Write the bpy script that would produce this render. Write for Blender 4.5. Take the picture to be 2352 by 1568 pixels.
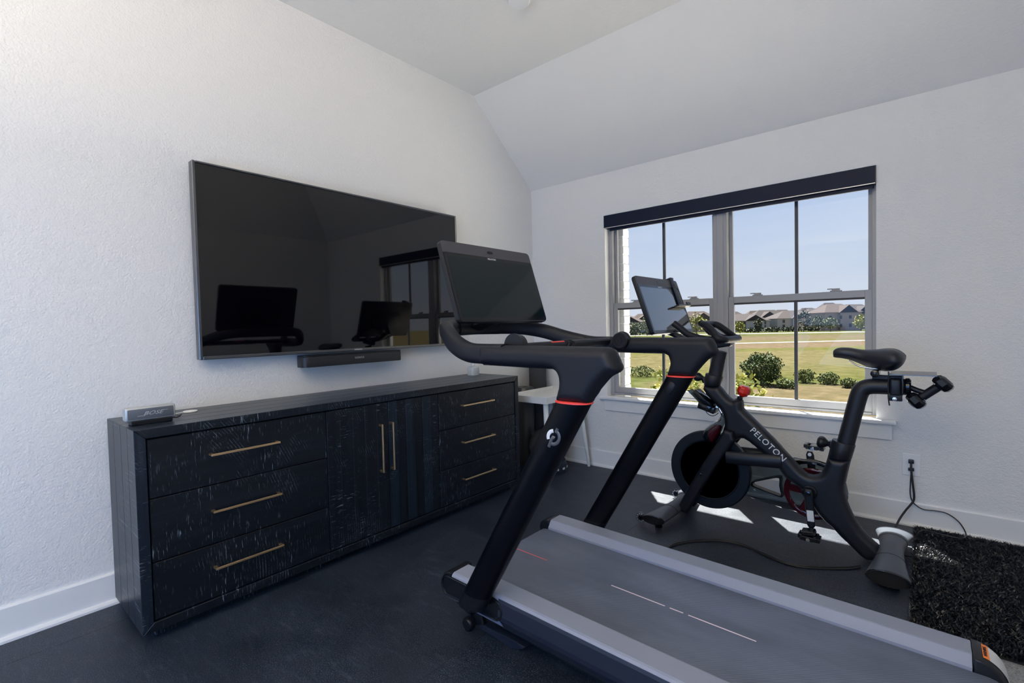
import bpy, bmesh, math, random
import numpy as np
from mathutils import Vector, Matrix
from mathutils.geometry import delaunay_2d_cdt

for o in list(bpy.data.objects):
    bpy.data.objects.remove(o, do_unlink=True)
scene = bpy.context.scene
COL = scene.collection
random.seed(7)
RNG = np.random.default_rng(7)

# ------------------------------------------------------------------ camera
IMG_W, IMG_H, FPX = 2352.0, 1568.0, 1116.83
CAM = Vector((2.68191, -3.46038, 1.155))
RIGHT = Vector((0.7615349, 0.64771118, -0.02312639))
UP = Vector((-0.00219311, 0.03825707, 0.99926552))
FWD = Vector((-0.64812019, 0.76092485, -0.03055459))
cam_data = bpy.data.cameras.new('camera')
cam_data.sensor_width = 36.0
cam_data.lens = FPX / IMG_W * 36.0
cam_data.clip_end = 2000
cam = bpy.data.objects.new('camera', cam_data)
m = Matrix((RIGHT, UP, -FWD)).transposed().to_4x4()
m.translation = CAM
cam.matrix_world = m
COL.objects.link(cam)
scene.camera = cam

# ------------------------------------------------------------------ view, world, sun, lamps
scene.view_settings.view_transform = 'Standard'
scene.view_settings.look = 'None'
scene.view_settings.gamma = 1.0
scene.view_settings.use_curve_mapping = False
scene.view_settings.exposure = 0.45

WORLD_STRENGTH = 0.72
SUN_ENERGY = 30.0
BACK_FILL = 29.0
UPLIGHT_FILL = 79.0

def nt_new(tree, typ, **kw):
    n = tree.nodes.new(typ)
    for k, v in kw.items():
        setattr(n, k, v)
    return n

world = bpy.data.worlds.new('sky')
scene.world = world
world.use_nodes = True
wt = world.node_tree
wt.nodes.clear()
w_out = nt_new(wt, 'ShaderNodeOutputWorld')
w_bg = nt_new(wt, 'ShaderNodeBackground')
w_bg.inputs['Strength'].default_value = WORLD_STRENGTH
w_tc = nt_new(wt, 'ShaderNodeTexCoord')
w_sep = nt_new(wt, 'ShaderNodeSeparateXYZ')
wt.links.new(w_tc.outputs['Generated'], w_sep.inputs[0])
w_ramp = nt_new(wt, 'ShaderNodeValToRGB')
cr = w_ramp.color_ramp
cr.elements[0].position = 0.0
cr.elements[0].color = (0.76, 0.79, 0.88, 1)
cr.elements[1].position = 0.9
cr.elements[1].color = (0.30, 0.48, 0.90, 1)
e = cr.elements.new(0.10); e.color = (0.66, 0.74, 0.90, 1)
e = cr.elements.new(0.28); e.color = (0.49, 0.62, 0.88, 1)
wt.links.new(w_sep.outputs['Z'], w_ramp.inputs[0])
w_map = nt_new(wt, 'ShaderNodeMapping')
w_map.inputs['Scale'].default_value = (2.2, 2.2, 14.0)
wt.links.new(w_tc.outputs['Generated'], w_map.inputs[0])
w_noise = nt_new(wt, 'ShaderNodeTexNoise')
w_noise.inputs['Scale'].default_value = 1.6
w_noise.inputs['Detail'].default_value = 5
wt.links.new(w_map.outputs[0], w_noise.inputs['Vector'])
w_cr2 = nt_new(wt, 'ShaderNodeValToRGB')
w_cr2.color_ramp.elements[0].position = 0.48
w_cr2.color_ramp.elements[0].color = (0, 0, 0, 1)
w_cr2.color_ramp.elements[1].position = 0.80
w_cr2.color_ramp.elements[1].color = (0.5, 0.5, 0.5, 1)
wt.links.new(w_noise.outputs['Fac'], w_cr2.inputs[0])
w_mix = nt_new(wt, 'ShaderNodeMixRGB')
w_mix.inputs['Color2'].default_value = (0.80, 0.83, 0.90, 1)
wt.links.new(w_cr2.outputs[0], w_mix.inputs['Fac'])
wt.links.new(w_ramp.outputs[0], w_mix.inputs['Color1'])
wt.links.new(w_mix.outputs[0], w_bg.inputs['Color'])
wt.links.new(w_bg.outputs[0], w_out.inputs[0])

def lamp(name, typ, loc, direction, energy, color, **kw):
    l = bpy.data.lights.new(name, typ)
    l.energy = energy
    l.color = color
    for k, v in kw.items():
        setattr(l, k, v)
    o = bpy.data.objects.new(name, l)
    o.location = loc
    o.rotation_euler = Vector(direction).to_track_quat('-Z', 'Y').to_euler()
    COL.objects.link(o)
    return o

lamp('sun', 'SUN', (0, 6, 12), (0.74, -1.0, -2.02), SUN_ENERGY, (1.0, 0.93, 0.82), angle=math.radians(0.55))
# unseen warm fill light added behind the camera, brightening the room off the ceiling
lamp('ceiling_bounce_fill', 'AREA', (2.1, -4.65, 1.90), (0.0, 0.0, 1), UPLIGHT_FILL, (1.0, 0.86, 0.66), shape='RECTANGLE', size=1.6, size_y=1.0)
# unseen blue fill light added at the back wall to tint the lower room
lamp('blue_back_fill', 'AREA', (1.9, -5.34, 0.95), (-0.55, 1, -0.22), BACK_FILL, (0.10, 0.40, 1.0), shape='RECTANGLE', size=2.2, size_y=1.1)

# ------------------------------------------------------------------ geometry helpers
def ray(px, py):
    return RIGHT * ((px - IMG_W / 2) / FPX) - UP * ((py - IMG_H / 2) / FPX) + FWD

def P(px, py, axis, val):
    """world point on an axis-aligned plane, measured from the photograph"""
    a = 'xyz'.index(axis)
    d = ray(px, py)
    return CAM + d * ((val - CAM[a]) / d[a])

def origin_of(o):
    v = Vector((0, 0, 0))
    while o is not None:
        v += o.location
        o = o.parent
    return v

def link(o, parent=None):
    COL.objects.link(o)
    if parent is not None:
        o.parent = parent

def tag(o, label=None, cat=None, group=None, kind=None):
    if label: o['label'] = label
    if cat: o['category'] = cat
    if group: o['group'] = group
    if kind: o['kind'] = kind
    return o

def thing(name, label, cat, loc=(0, 0, 0), group=None):
    o = bpy.data.objects.new(name, None)
    o.empty_display_size = 0.05
    o.location = loc
    COL.objects.link(o)
    return tag(o, label, cat, group)

def mesh_obj(name, verts, faces, mat, parent=None, smooth=False, kind=None, label=None, auto=None):
    """verts in world coordinates"""
    off = origin_of(parent)
    me = bpy.data.meshes.new(name)
    vs = [(v[0] - off[0], v[1] - off[1], v[2] - off[2]) for v in verts]
    me.from_pydata(vs, [], faces)
    me.validate()
    bm = bmesh.new(); bm.from_mesh(me)
    bmesh.ops.recalc_face_normals(bm, faces=bm.faces)
    bm.to_mesh(me); bm.free()
    if smooth:
        me.shade_smooth()
        if auto: me.set_sharp_from_angle(angle=math.radians(auto))
    if mat is not None: me.materials.append(mat)
    o = bpy.data.objects.new(name, me)
    link(o, parent)
    if kind: o['kind'] = kind
    if label: o['label'] = label
    return o

def bm_obj(name, bm, mat, parent=None, smooth=False, auto=None, kind=None, label=None):
    off = origin_of(parent)
    bmesh.ops.translate(bm, verts=bm.verts, vec=-off)
    bmesh.ops.recalc_face_normals(bm, faces=bm.faces)
    me = bpy.data.meshes.new(name)
    bm.to_mesh(me); bm.free()
    if smooth:
        me.shade_smooth()
        if auto: me.set_sharp_from_angle(angle=math.radians(auto))
    if mat is not None: me.materials.append(mat)
    o = bpy.data.objects.new(name, me)
    link(o, parent)
    if kind: o['kind'] = kind
    if label: o['label'] = label
    return o

def add_box(bm, x0, x1, y0, y1, z0, z1, bev=0.0, seg=1, mtx=None):
    vs = [bm.verts.new((x, y, z)) for z in (z0, z1) for y in (y0, y1) for x in (x0, x1)]
    fs = [bm.faces.new([vs[i] for i in q]) for q in ((0, 2, 3, 1), (4, 5, 7, 6), (0, 1, 5, 4), (2, 6, 7, 3), (0, 4, 6, 2), (1, 3, 7, 5))]
    if bev > 0:
        es = set()
        for f in fs: es.update(f.edges)
        r = bmesh.ops.bevel(bm, geom=list(es), offset=bev, segments=seg, affect='EDGES', profile=0.5)
        vs = list({v for f in r['faces'] for v in f.verts} | {v for v in vs if v.is_valid})
    if mtx is not None:
        bmesh.ops.transform(bm, matrix=mtx, verts=[v for v in vs if v.is_valid])
    return vs

def box(name, x0, x1, y0, y1, z0, z1, mat, parent=None, bev=0.0, seg=1, **kw):
    bm = bmesh.new()
    add_box(bm, min(x0, x1), max(x0, x1), min(y0, y1), max(y0, y1), min(z0, z1), max(z0, z1), bev, seg)
    sm = seg > 1
    return bm_obj(name, bm, mat, parent, smooth=sm, auto=35 if sm else None, **kw)

def boxes(name, lst, mat, parent=None, bev=0.0, **kw):
    bm = bmesh.new()
    for b in lst: add_box(bm, *b, bev)
    return bm_obj(name, bm, mat, parent, **kw)

def obox(name, center, u, v, w, mat, parent=None, bev=0.0, seg=1, **kw):
    """oriented box, u v w half-extent vectors"""
    u, v, w = Vector(u), Vector(v), Vector(w)
    lu, lv, lw = u.length, v.length, w.length
    M = Matrix((u / lu, v / lv, w / lw)).transposed().to_4x4(); M.translation = Vector(center)
    bm = bmesh.new()
    add_box(bm, -lu, lu, -lv, lv, -lw, lw, bev, seg, M)
    sm = seg > 1
    return bm_obj(name, bm, mat, parent, smooth=sm, auto=35 if sm else None, **kw)

def catmull(pts, n=8, closed=False):
    pts = [Vector(p) for p in pts]
    out = []
    N = len(pts)
    rng = range(N if closed else N - 1)
    for i in rng:
        p0 = pts[(i - 1) % N] if closed or i > 0 else pts[0] * 2 - pts[1]
        p1 = pts[i]; p2 = pts[(i + 1) % N]
        p3 = pts[(i + 2) % N] if closed or i + 2 < N else pts[-1] * 2 - pts[-2]
        for k in range(n):
            t = k / n
            out.append(0.5 * ((2 * p1) + (p2 - p0) * t + (2 * p0 - 5 * p1 + 4 * p2 - p3) * t * t + (3 * p1 - p0 - 3 * p2 + p3) * t ** 3))
    if not closed: out.append(pts[-1])
    return out

def tube_data(pts, r, n=12, ref=(0, 0, 1), cap=True, power=2.0):
    """sweep an ellipse (r = number, or (a,b), or list of those). a along side vector, b along ref-ish vector"""
    pts = [Vector(p) for p in pts]
    N = len(pts)
    ref = Vector(ref)
    V, Fc = [], []
    for i, p in enumerate(pts):
        t = (pts[min(i + 1, N - 1)] - pts[max(i - 1, 0)]).normalized()
        s = ref.cross(t)
        if s.length < 1e-5: s = Vector((1, 0, 0)).cross(t)
        s.normalize()
        b = t.cross(s).normalized()
        rr = r[i] if isinstance(r, list) else r
        a_, b_ = rr if isinstance(rr, tuple) else (rr, rr)
        for k in range(n):
            an = 2 * math.pi * k / n
            c, sn = math.cos(an), math.sin(an)
            if power != 2.0:
                c = math.copysign(abs(c) ** (2 / power), c); sn = math.copysign(abs(sn) ** (2 / power), sn)
            V.append(p + s * (a_ * c) + b * (b_ * sn))
    for i in range(N - 1):
        for k in range(n):
            k2 = (k + 1) % n
            Fc.append((i * n + k, i * n + k2, (i + 1) * n + k2, (i + 1) * n + k))
    if cap:
        Fc.append(tuple(range(n - 1, -1, -1)))
        Fc.append(tuple((N - 1) * n + k for k in range(n)))
    return V, Fc

def tube(name, pts, r, mat, parent=None, n=12, ref=(0, 0, 1), power=2.0, auto=40, **kw):
    V, Fc = tube_data(pts, r, n, ref, True, power)
    return mesh_obj(name, V, Fc, mat, parent, smooth=True, auto=auto, **kw)

def tubes(name, lst, mat, parent=None, n=10, ref=(0, 0, 1), **kw):
    V, Fc = [], []
    for pts, r in lst:
        v, f = tube_data(pts, r, n, ref)
        o = len(V); V += v; Fc += [tuple(i + o for i in q) for q in f]
    return mesh_obj(name, V, Fc, mat, parent, smooth=True, auto=40, **kw)

def lathe(name, prof, origin, axis, mat, parent=None, n=32, auto=35, arc=None, scale2=1.0, **kw):
    """prof: list of (radius, height) along axis"""
    ax = Vector(axis).normalized()
    s = ax.orthogonal().normalized(); t = ax.cross(s)
    V, Fc = [], []
    O = Vector(origin)
    for r, h in prof:
        for k in range(n):
            an = 2 * math.pi * k / n
            V.append(O + ax * h + s * (max(r, 1e-5) * math.cos(an)) + t * (max(r, 1e-5) * math.sin(an) * scale2))
    for i in range(len(prof) - 1):
        for k in range(n):
            k2 = (k + 1) % n
            Fc.append((i * n + k, i * n + k2, (i + 1) * n + k2, (i + 1) * n + k))
    Fc.append(tuple(range(n))); Fc.append(tuple((len(prof) - 1) * n + k for k in range(n)))
    return mesh_obj(name, V, Fc, mat, parent, smooth=True, auto=auto, **kw)

def prism(name, poly, to3, d0, d1, mat, parent=None, bev=0.0, seg=2, smooth=False, auto=35, **kw):
    """extrude polygon; to3(u,v,d)->world"""
    n = len(poly)
    bm = bmesh.new()
    A = [bm.verts.new(to3(u, v, d0)) for u, v in poly]
    B = [bm.verts.new(to3(u, v, d1)) for u, v in poly]
    f0 = bm.faces.new(A); f1 = bm.faces.new(B[::-1])
    for i in range(n):
        j = (i + 1) % n
        bm.faces.new((A[j], A[i], B[i], B[j]))
    if bev > 0:
        es = set(f0.edges) | set(f1.edges)
        bmesh.ops.bevel(bm, geom=list(es), offset=bev, segments=seg, affect='EDGES', profile=0.5)
    return bm_obj(name, bm, mat, parent, smooth=smooth or seg > 1 and bev > 0, auto=auto, **kw)

def resample(poly, step):
    pts = [np.array(p, float) for p in poly]
    out = []
    for i in range(len(pts)):
        a, b = pts[i], pts[(i + 1) % len(pts)]
        n = max(1, int(round(np.linalg.norm(b - a) / step)))
        for k in range(n): out.append(a + (b - a) * k / n)
    return np.array(out)

def inside(poly, q):
    x, y = q[:, 0], q[:, 1]
    res = np.zeros(len(q), bool)
    j = len(poly) - 1
    for i in range(len(poly)):
        xi, yi = poly[i]; xj, yj = poly[j]
        c = ((yi > y) != (yj > y))
        with np.errstate(divide='ignore', invalid='ignore'):
            c &= x < (xj - xi) * (y - yi) / (yj - yi + 1e-12) + xi
        res ^= c
        j = i
    return res

def seg_dist(poly, q):
    best = np.full(len(q), 1e9)
    for i in range(len(poly)):
        a = poly[i]; b = poly[(i + 1) % len(poly)]
        ab = b - a; L = (ab ** 2).sum() + 1e-12
        t = np.clip(((q - a) @ ab) / L, 0, 1)
        d = np.linalg.norm(q - (a + t[:, None] * ab), axis=1)
        best = np.minimum(best, d)
    return best

def inflate(name, poly, T, R, y0, mat, parent=None, step=0.006, h0=0.0, holes=(), **kw):
    """rounded solid over a side outline in the xz plane at y0; half thickness T, edge rounding R"""
    loops = [resample(poly, step)] + [resample(h, step) for h in holes]
    allp = np.concatenate(loops)
    mn, mx = loops[0].min(0), loops[0].max(0)
    gx, gy = np.meshgrid(np.arange(mn[0], mx[0], step), np.arange(mn[1], mx[1], step))
    g = np.stack([gx.ravel(), gy.ravel()], 1)
    ok = inside(loops[0], g)
    for h in loops[1:]: ok &= ~inside(h, g)
    g = g[ok]
    d = np.full(len(g), 1e9)
    for l in loops: d = np.minimum(d, seg_dist(l, g))
    keep = d > step * 0.55
    g = g[keep]
    pts = [Vector(p) for p in np.concatenate([allp, g])]
    edges = []
    o = 0
    for l in loops:
        n = len(l)
        edges += [(o + i, o + (i + 1) % n) for i in range(n)]
        o += n
    vs, es, fs, ov, oe, of = delaunay_2d_cdt(pts, edges, [], 0, 1e-7)
    V2 = np.array([[v.x, v.y] for v in vs])
    cen = np.array([V2[list(f)].mean(0) for f in fs])
    okf = inside(loops[0], cen)
    for h in loops[1:]: okf &= ~inside(h, cen)
    fs = [f for f, k in zip(fs, okf) if k]
    d = np.full(len(V2), 1e9)
    for l in loops: d = np.minimum(d, seg_dist(l, V2))
    s = np.clip(d / R, 0, 1)
    hgt = h0 + (T - h0) * np.sqrt(np.clip(1 - (1 - s) ** 2, 0, 1))
    bnd = d < 1e-5
    V, F = [], []
    N = len(V2)
    for i in range(N): V.append((V2[i, 0], y0 - hgt[i], V2[i, 1]))
    back = list(range(N))
    for i in range(N):
        if bnd[i] and h0 == 0.0: back[i] = i
        else:
            back[i] = len(V); V.append((V2[i, 0], y0 + hgt[i], V2[i, 1]))
    for f in fs:
        F.append(tuple(f)); F.append(tuple(back[i] for i in reversed(f)))
    if h0 > 0:
        cnt = {}
        for f in fs:
            for i in range(len(f)):
                e = (f[i], f[(i + 1) % len(f)]); k = (min(e), max(e))
                cnt.setdefault(k, []).append(e)
        for k, l in cnt.items():
            if len(l) == 1:
                a, b = l[0]
                F.append((b, a, back[a], back[b]))
    return mesh_obj(name, V, F, mat, parent, smooth=True, auto=50 if h0 > 0 else None, **kw)

def hloft(name, secs, mat, parent=None, n=36, power=2.3, auto=40, **kw):
    """loft of horizontal superellipses (centre, half x, half y)"""
    V = []
    for c_, ax, by in secs:
        for k in range(n):
            an = 2 * math.pi * k / n
            cx, sy = math.cos(an), math.sin(an)
            V.append((c_[0] + ax * math.copysign(abs(cx) ** (2 / power), cx), c_[1] + by * math.copysign(abs(sy) ** (2 / power), sy), c_[2]))
    m_ = len(secs)
    Fc = [(i * n + k, i * n + (k + 1) % n, (i + 1) * n + (k + 1) % n, (i + 1) * n + k) for i in range(m_ - 1) for k in range(n)]
    Fc += [tuple(range(n)), tuple((m_ - 1) * n + k for k in range(n))]
    return mesh_obj(name, V, Fc, mat, parent, smooth=True, auto=auto, **kw)

def text(name, body, size, origin, xdir, normal, mat, parent=None, shear=0.0, extrude=0.0004, align='CENTER', spacing=1.0, sx=1.0, **kw):
    cu = bpy.data.curves.new(name, 'FONT')
    cu.body = body; cu.size = size; cu.extrude = extrude
    cu.align_x = align; cu.align_y = 'CENTER'
    cu.space_character = spacing; cu.shear = shear
    cu.resolution_u = 3
    o = bpy.data.objects.new(name, cu)
    COL.objects.link(o)
    dg = bpy.context.evaluated_depsgraph_get()
    me = bpy.data.meshes.new_from_object(o.evaluated_get(dg))
    bpy.data.objects.remove(o, do_unlink=True)
    X = Vector(xdir).normalized(); Z = Vector(normal).normalized()
    Y = Z.cross(X).normalized(); Z = X.cross(Y)
    M = Matrix((X, Y, Z)).transposed().to_4x4()
    M.translation = Vector(origin) - origin_of(parent)
    me.transform(M @ Matrix.Diagonal((sx, 1, 1, 1)))
    me.materials.clear(); me.materials.append(mat)
    t = bpy.data.objects.new(name, me)
    link(t, parent)
    for k, v in kw.items(): t[k] = v
    return t

# ------------------------------------------------------------------ materials
def mat_new(name, color=(0.8, 0.8, 0.8), rough=0.5, metal=0.0, spec=0.5, coat=0.0):
    mt = bpy.data.materials.new(name)
    mt.use_nodes = True
    b = mt.node_tree.nodes['Principled BSDF']
    b.inputs['Base Color'].default_value = (*color, 1)
    b.inputs['Roughness'].default_value = rough
    b.inputs['Metallic'].default_value = metal
    b.inputs['Specular IOR Level'].default_value = spec
    b.inputs['Coat Weight'].default_value = coat
    return mt

def nodes(mt):
    t = mt.node_tree
    return t, t.nodes['Principled BSDF'], (lambda typ, **kw: nt_new(t, typ, **kw)), t.links.new

def coords(mt, scale=(1, 1, 1), rot=(0, 0, 0), kind='Object'):
    t, b, N, L = nodes(mt)
    tc = N('ShaderNodeTexCoord'); mp = N('ShaderNodeMapping')
    mp.inputs['Scale'].default_value = scale
    mp.inputs['Rotation'].default_value = rot
    L(tc.outputs[kind], mp.inputs[0])
    return mp.outputs[0]

def noise(mt, vec, scale, detail=3, rough=0.5):
    t, b, N, L = nodes(mt)
    n = N('ShaderNodeTexNoise')
    n.inputs['Scale'].default_value = scale
    n.inputs['Detail'].default_value = detail
    n.inputs['Roughness'].default_value = rough
    if vec is not None: L(vec, n.inputs['Vector'])
    return n.outputs['Fac']

def ramp(mt, fac, stops):
    t, b, N, L = nodes(mt)
    r = N('ShaderNodeValToRGB')
    el = r.color_ramp.elements
    el[0].position, el[0].color = stops[0][0], (*stops[0][1], 1)
    el[1].position, el[1].color = stops[-1][0], (*stops[-1][1], 1)
    for p, c in stops[1:-1]:
        q = el.new(p); q.color = (*c, 1)
    L(fac, r.inputs[0])
    return r.outputs[0]

def bump(mt, height, strength=0.3, dist=0.002):
    t, b, N, L = nodes(mt)
    bp = N('ShaderNodeBump')
    bp.inputs['Strength'].default_value = strength
    bp.inputs['Distance'].default_value = dist
    L(height, bp.inputs['Height'])
    L(bp.outputs[0], b.inputs['Normal'])

def mixc(mt, fac, c1, c2, mode='MIX'):
    t, b, N, L = nodes(mt)
    x = N('ShaderNodeMixRGB', blend_type=mode)
    for s, v in (('Fac', fac), ('Color1', c1), ('Color2', c2)):
        if isinstance(v, (int, float)): x.inputs[s].default_value = v
        elif isinstance(v, tuple): x.inputs[s].default_value = (*v, 1)
        else: L(v, x.inputs[s])
    return x.outputs[0]

def math_n(mt, op, a, b_=0.0):
    t, b, N, L = nodes(mt)
    x = N('ShaderNodeMath', operation=op)
    for i, v in enumerate((a, b_)):
        if isinstance(v, (int, float)): x.inputs[i].default_value = v
        else: L(v, x.inputs[i])
    return x.outputs[0]

def set_color(mt, sock):
    t, b, N, L = nodes(mt); L(sock, b.inputs['Base Color'])
def set_rough(mt, sock):
    t, b, N, L = nodes(mt); L(sock, b.inputs['Roughness'])

M = {}
# orange-peel wall paint
def paint(name, col, bs, scale=95):
    mt = mat_new(name, col, 0.62, spec=0.35)
    v = coords(mt)
    n1 = noise(mt, v, scale, 2, 0.5)
    n2 = noise(mt, v, scale * 0.35, 2, 0.5)
    s = math_n(mt, 'ADD', n1, n2)
    bump(mt, s, bs, 0.004)
    return mt
M['wall'] = paint('wall_paint', (0.77, 0.77, 0.765), 0.55, 120)
M['ceiling'] = paint('ceiling_paint', (0.80, 0.80, 0.79), 0.25)
M['trim'] = mat_new('trim_paint', (0.80, 0.81, 0.82), 0.35)
M['vinyl'] = mat_new('window_vinyl', (0.33, 0.33, 0.34), 0.4)
M['muntin'] = mat_new('window_grille', (0.05, 0.055, 0.06), 0.5)
M['vinyl_dark'] = mat_new('window_gasket', (0.03, 0.03, 0.035), 0.6)

# rubber roll flooring
mt = mat_new('rubber_floor', (0.03, 0.033, 0.04), 0.5, spec=0.5)
v = coords(mt)
n_f = noise(mt, v, 300, 2, 0.7)
n_l = noise(mt, v, 3.2, 5, 0.65)
v2 = coords(mt, (1.0, 5.0, 1.0), (0, 0, 0.6))
n_s = noise(mt, v2, 9, 5, 0.7)
sp = ramp(mt, n_f, [(0.40, (0.007, 0.011, 0.021)), (0.58, (0.017, 0.025, 0.042)), (0.72, (0.16, 0.19, 0.24))])
sc = ramp(mt, n_s, [(0.54, (0, 0, 0)), (0.78, (0.75, 0.75, 0.75))])
c = mixc(mt, sc, sp, (0.060, 0.076, 0.105))
dl = ramp(mt, n_l, [(0.35, (0.78, 0.78, 0.78)), (0.7, (1.25, 1.25, 1.25))])
c = mixc(mt, 1.0, c, dl, 'MULTIPLY')
set_color(mt, c)
bump(mt, n_f, 0.5, 0.0015)
set_rough(mt, ramp(mt, n_l, [(0.3, (0.36, 0.36, 0.36)), (0.7, (0.50, 0.50, 0.50))]))
M['rubber'] = mt
mt = mat_new('grey_carpet', (0.28, 0.29, 0.31), 0.9, spec=0.1)
v = coords(mt)
nn = noise(mt, v, 260, 3, 0.7)
set_color(mt, ramp(mt, nn, [(0.35, (0.16, 0.17, 0.19)), (0.65, (0.42, 0.43, 0.45))]))
bump(mt, nn, 0.8, 0.004)
M['carpet'] = mt

# black distressed wood, grain direction selectable
def black_wood(name, grain, tone=1.0, rough=0.42):
    mt = mat_new(name, (0.015, 0.018, 0.024), rough, spec=0.34)
    g = {'x': (0.25, 6, 6), 'y': (6, 0.25, 6), 'z': (6, 6, 0.25)}[grain]
    v = coords(mt, g)
    ng = noise(mt, v, 5, 6, 0.65)
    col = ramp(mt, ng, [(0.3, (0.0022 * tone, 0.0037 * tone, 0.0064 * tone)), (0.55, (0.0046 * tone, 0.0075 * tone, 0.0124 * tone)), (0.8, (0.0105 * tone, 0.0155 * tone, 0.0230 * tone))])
    # saw marks: short strokes across the grain
    k = {'x': (170, 4.0, 4.0), 'y': (4.0, 170, 22), 'z': (4.0, 26, 190)}[grain]
    v2 = coords(mt, k)
    nk = noise(mt, v2, 1.0, 2, 0.6)
    v3 = coords(mt, (1, 1, 1))
    nm = noise(mt, v3, 7.0, 3, 0.6)
    kk = ramp(mt, nk, [(0.60, (0, 0, 0)), (0.72, (1, 1, 1))])
    mm = ramp(mt, nm, [(0.44, (0, 0, 0)), (0.62, (1, 1, 1))])
    strokes = mixc(mt, 1.0, kk, mm, 'MULTIPLY')
    # curved circular-saw arcs
    t, b, N, L = nodes(mt)
    wv = N('ShaderNodeTexWave', wave_type='RINGS', rings_direction='SPHERICAL')
    wv.inputs['Scale'].default_value = 26.0
    wv.inputs['Distortion'].default_value = 1.5
    wv.inputs['Detail'].default_value = 2
    mp = coords(mt, (1, 1, 1.3))
    ad = N('ShaderNodeVectorMath', operation='ADD'); ad.inputs[1].default_value = (0.0, 2.3, -0.15)
    L(mp, ad.inputs[0]); L(ad.outputs[0], wv.inputs['Vector'])
    n5 = noise(mt, coords(mt, (1, 1, 1)), 4.3, 3, 0.6)
    wr = ramp(mt, wv.outputs['Fac'], [(0.90, (0, 0, 0)), (0.99, (0.7, 0.7, 0.7))])
    n6 = noise(mt, coords(mt, (30, 40, 40)), 1.0, 3, 0.7)
    wm = mixc(mt, 1.0, ramp(mt, n5, [(0.54, (0, 0, 0)), (0.66, (1, 1, 1))]), ramp(mt, n6, [(0.45, (0, 0, 0)), (0.6, (1, 1, 1))]), 'MULTIPLY')
    arcs = mixc(mt, 1.0, wr, wm, 'MULTIPLY')
    st = mixc(mt, 1.0, strokes, arcs, 'ADD')
    c = mixc(mt, st, col, (0.17, 0.205, 0.25))
    set_color(mt, c)
    h = math_n(mt, 'SUBTRACT', ng, st)
    bump(mt, h, 0.35, 0.0015)
    return mt
M['wood_y'] = black_wood('black_wood_long_grain', 'y', 1.0)
M['wood_z'] = black_wood('black_wood_upright_grain', 'z', 1.0)
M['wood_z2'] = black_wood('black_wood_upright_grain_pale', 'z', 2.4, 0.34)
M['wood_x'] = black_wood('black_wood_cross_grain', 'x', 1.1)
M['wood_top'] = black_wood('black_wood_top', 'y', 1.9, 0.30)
M['flywheel'] = mat_new('flywheel_black', (0.005, 0.007, 0.011), 0.4, spec=0.28)
M['cover_red'] = mat_new('cover_red_plastic', (0.26, 0.012, 0.030), 0.2)
M['flywheel_rim'] = mat_new('flywheel_rim', (0.008, 0.012, 0.020), 0.4, spec=0.3)
M['brass'] = mat_new('brushed_brass', (0.88, 0.60, 0.34), 0.36, 1.0)
M['dark_gap'] = mat_new('cabinet_inside', (0.006, 0.007, 0.009), 0.8)

M['tv_frame'] = mat_new('tv_metal_frame', (0.16, 0.165, 0.18), 0.28, 0.9)
M['tv_screen'] = mat_new('tv_screen', (0.0016, 0.0012, 0.0022), 0.03, spec=0.7)
M['screen'] = mat_new('touch_screen', (0.002, 0.010, 0.013), 0.06, spec=0.4)
M['tablet_display'] = mat_new('tablet_display', (0.004, 0.009, 0.016), 0.05, spec=1.0, coat=1.0)
M['screen_bezel'] = mat_new('touch_screen_bezel', (0.004, 0.004, 0.006), 0.10)
def grained(name, col, rough, bs=0.25, scale=900, spec=0.5):
    mt = mat_new(name, col, rough, spec=spec)
    n_ = noise(mt, coords(mt), scale, 2, 0.6)
    bump(mt, n_, bs, 0.0006)
    return mt
M['plastic_top'] = grained('screen_housing', (0.07, 0.068, 0.08), 0.5, 0.6, 1400)
M['black_matte'] = grained('matte_black_steel', (0.006, 0.007, 0.011), 0.42, 0.10, spec=0.35)
M['black_foam'] = grained('matte_black_grip', (0.008, 0.0095, 0.0155), 0.50, 0.14, spec=0.32)
M['post'] = grained('satin_black_post', (0.0012, 0.0015, 0.0034), 0.33, 0.05, spec=0.22)
M['black_plastic'] = mat_new('black_plastic', (0.006, 0.007, 0.010), 0.35, spec=0.4)
M['black_gloss'] = mat_new('gloss_black_plastic', (0.008, 0.009, 0.012), 0.09)
M['black_cord'] = mat_new('black_cord', (0.012, 0.012, 0.015), 0.4)
M['rail'] = grained('rail_grey_plastic', (0.25, 0.275, 0.355), 0.50, 0.35, 1100)
M['rail_side'] = grained('rail_side_plastic', (0.012, 0.017, 0.033), 0.50, 0.30, 1100)
M['red'] = mat_new('red_rubber', (0.95, 0.075, 0.06), 0.45)
M['red_gloss'] = mat_new('red_translucent_plastic', (0.62, 0.018, 0.01), 0.10)
M['chrome_dark'] = mat_new('dark_chrome', (0.22, 0.23, 0.25), 0.18, 1.0)
M['chrome'] = mat_new('chrome', (0.72, 0.73, 0.75), 0.15, 1.0)
M['logo_grey'] = mat_new('logo_grey', (0.085, 0.09, 0.105), 0.3, 0.2)
M['logo_white'] = mat_new('logo_white', (0.72, 0.73, 0.75), 0.35)
M['logo_silver'] = mat_new('logo_silver', (0.55, 0.56, 0.58), 0.3, 0.4)
M['belt_mark'] = mat_new('belt_mark_pale', (0.80, 0.66, 0.72), 0.5)
M['belt_mark_red'] = mat_new('belt_mark_red', (0.72, 0.12, 0.13), 0.5)
M['orange'] = mat_new('orange_label', (0.95, 0.24, 0.03), 0.45)
M['label_white'] = mat_new('white_label', (0.62, 0.64, 0.66), 0.45)
M['white_brick'] = mat_new('white_brick', (0.72, 0.71, 0.69), 0.8)
M['white_paint'] = mat_new('white_furniture_paint', (0.80, 0.80, 0.77), 0.4)
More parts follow.
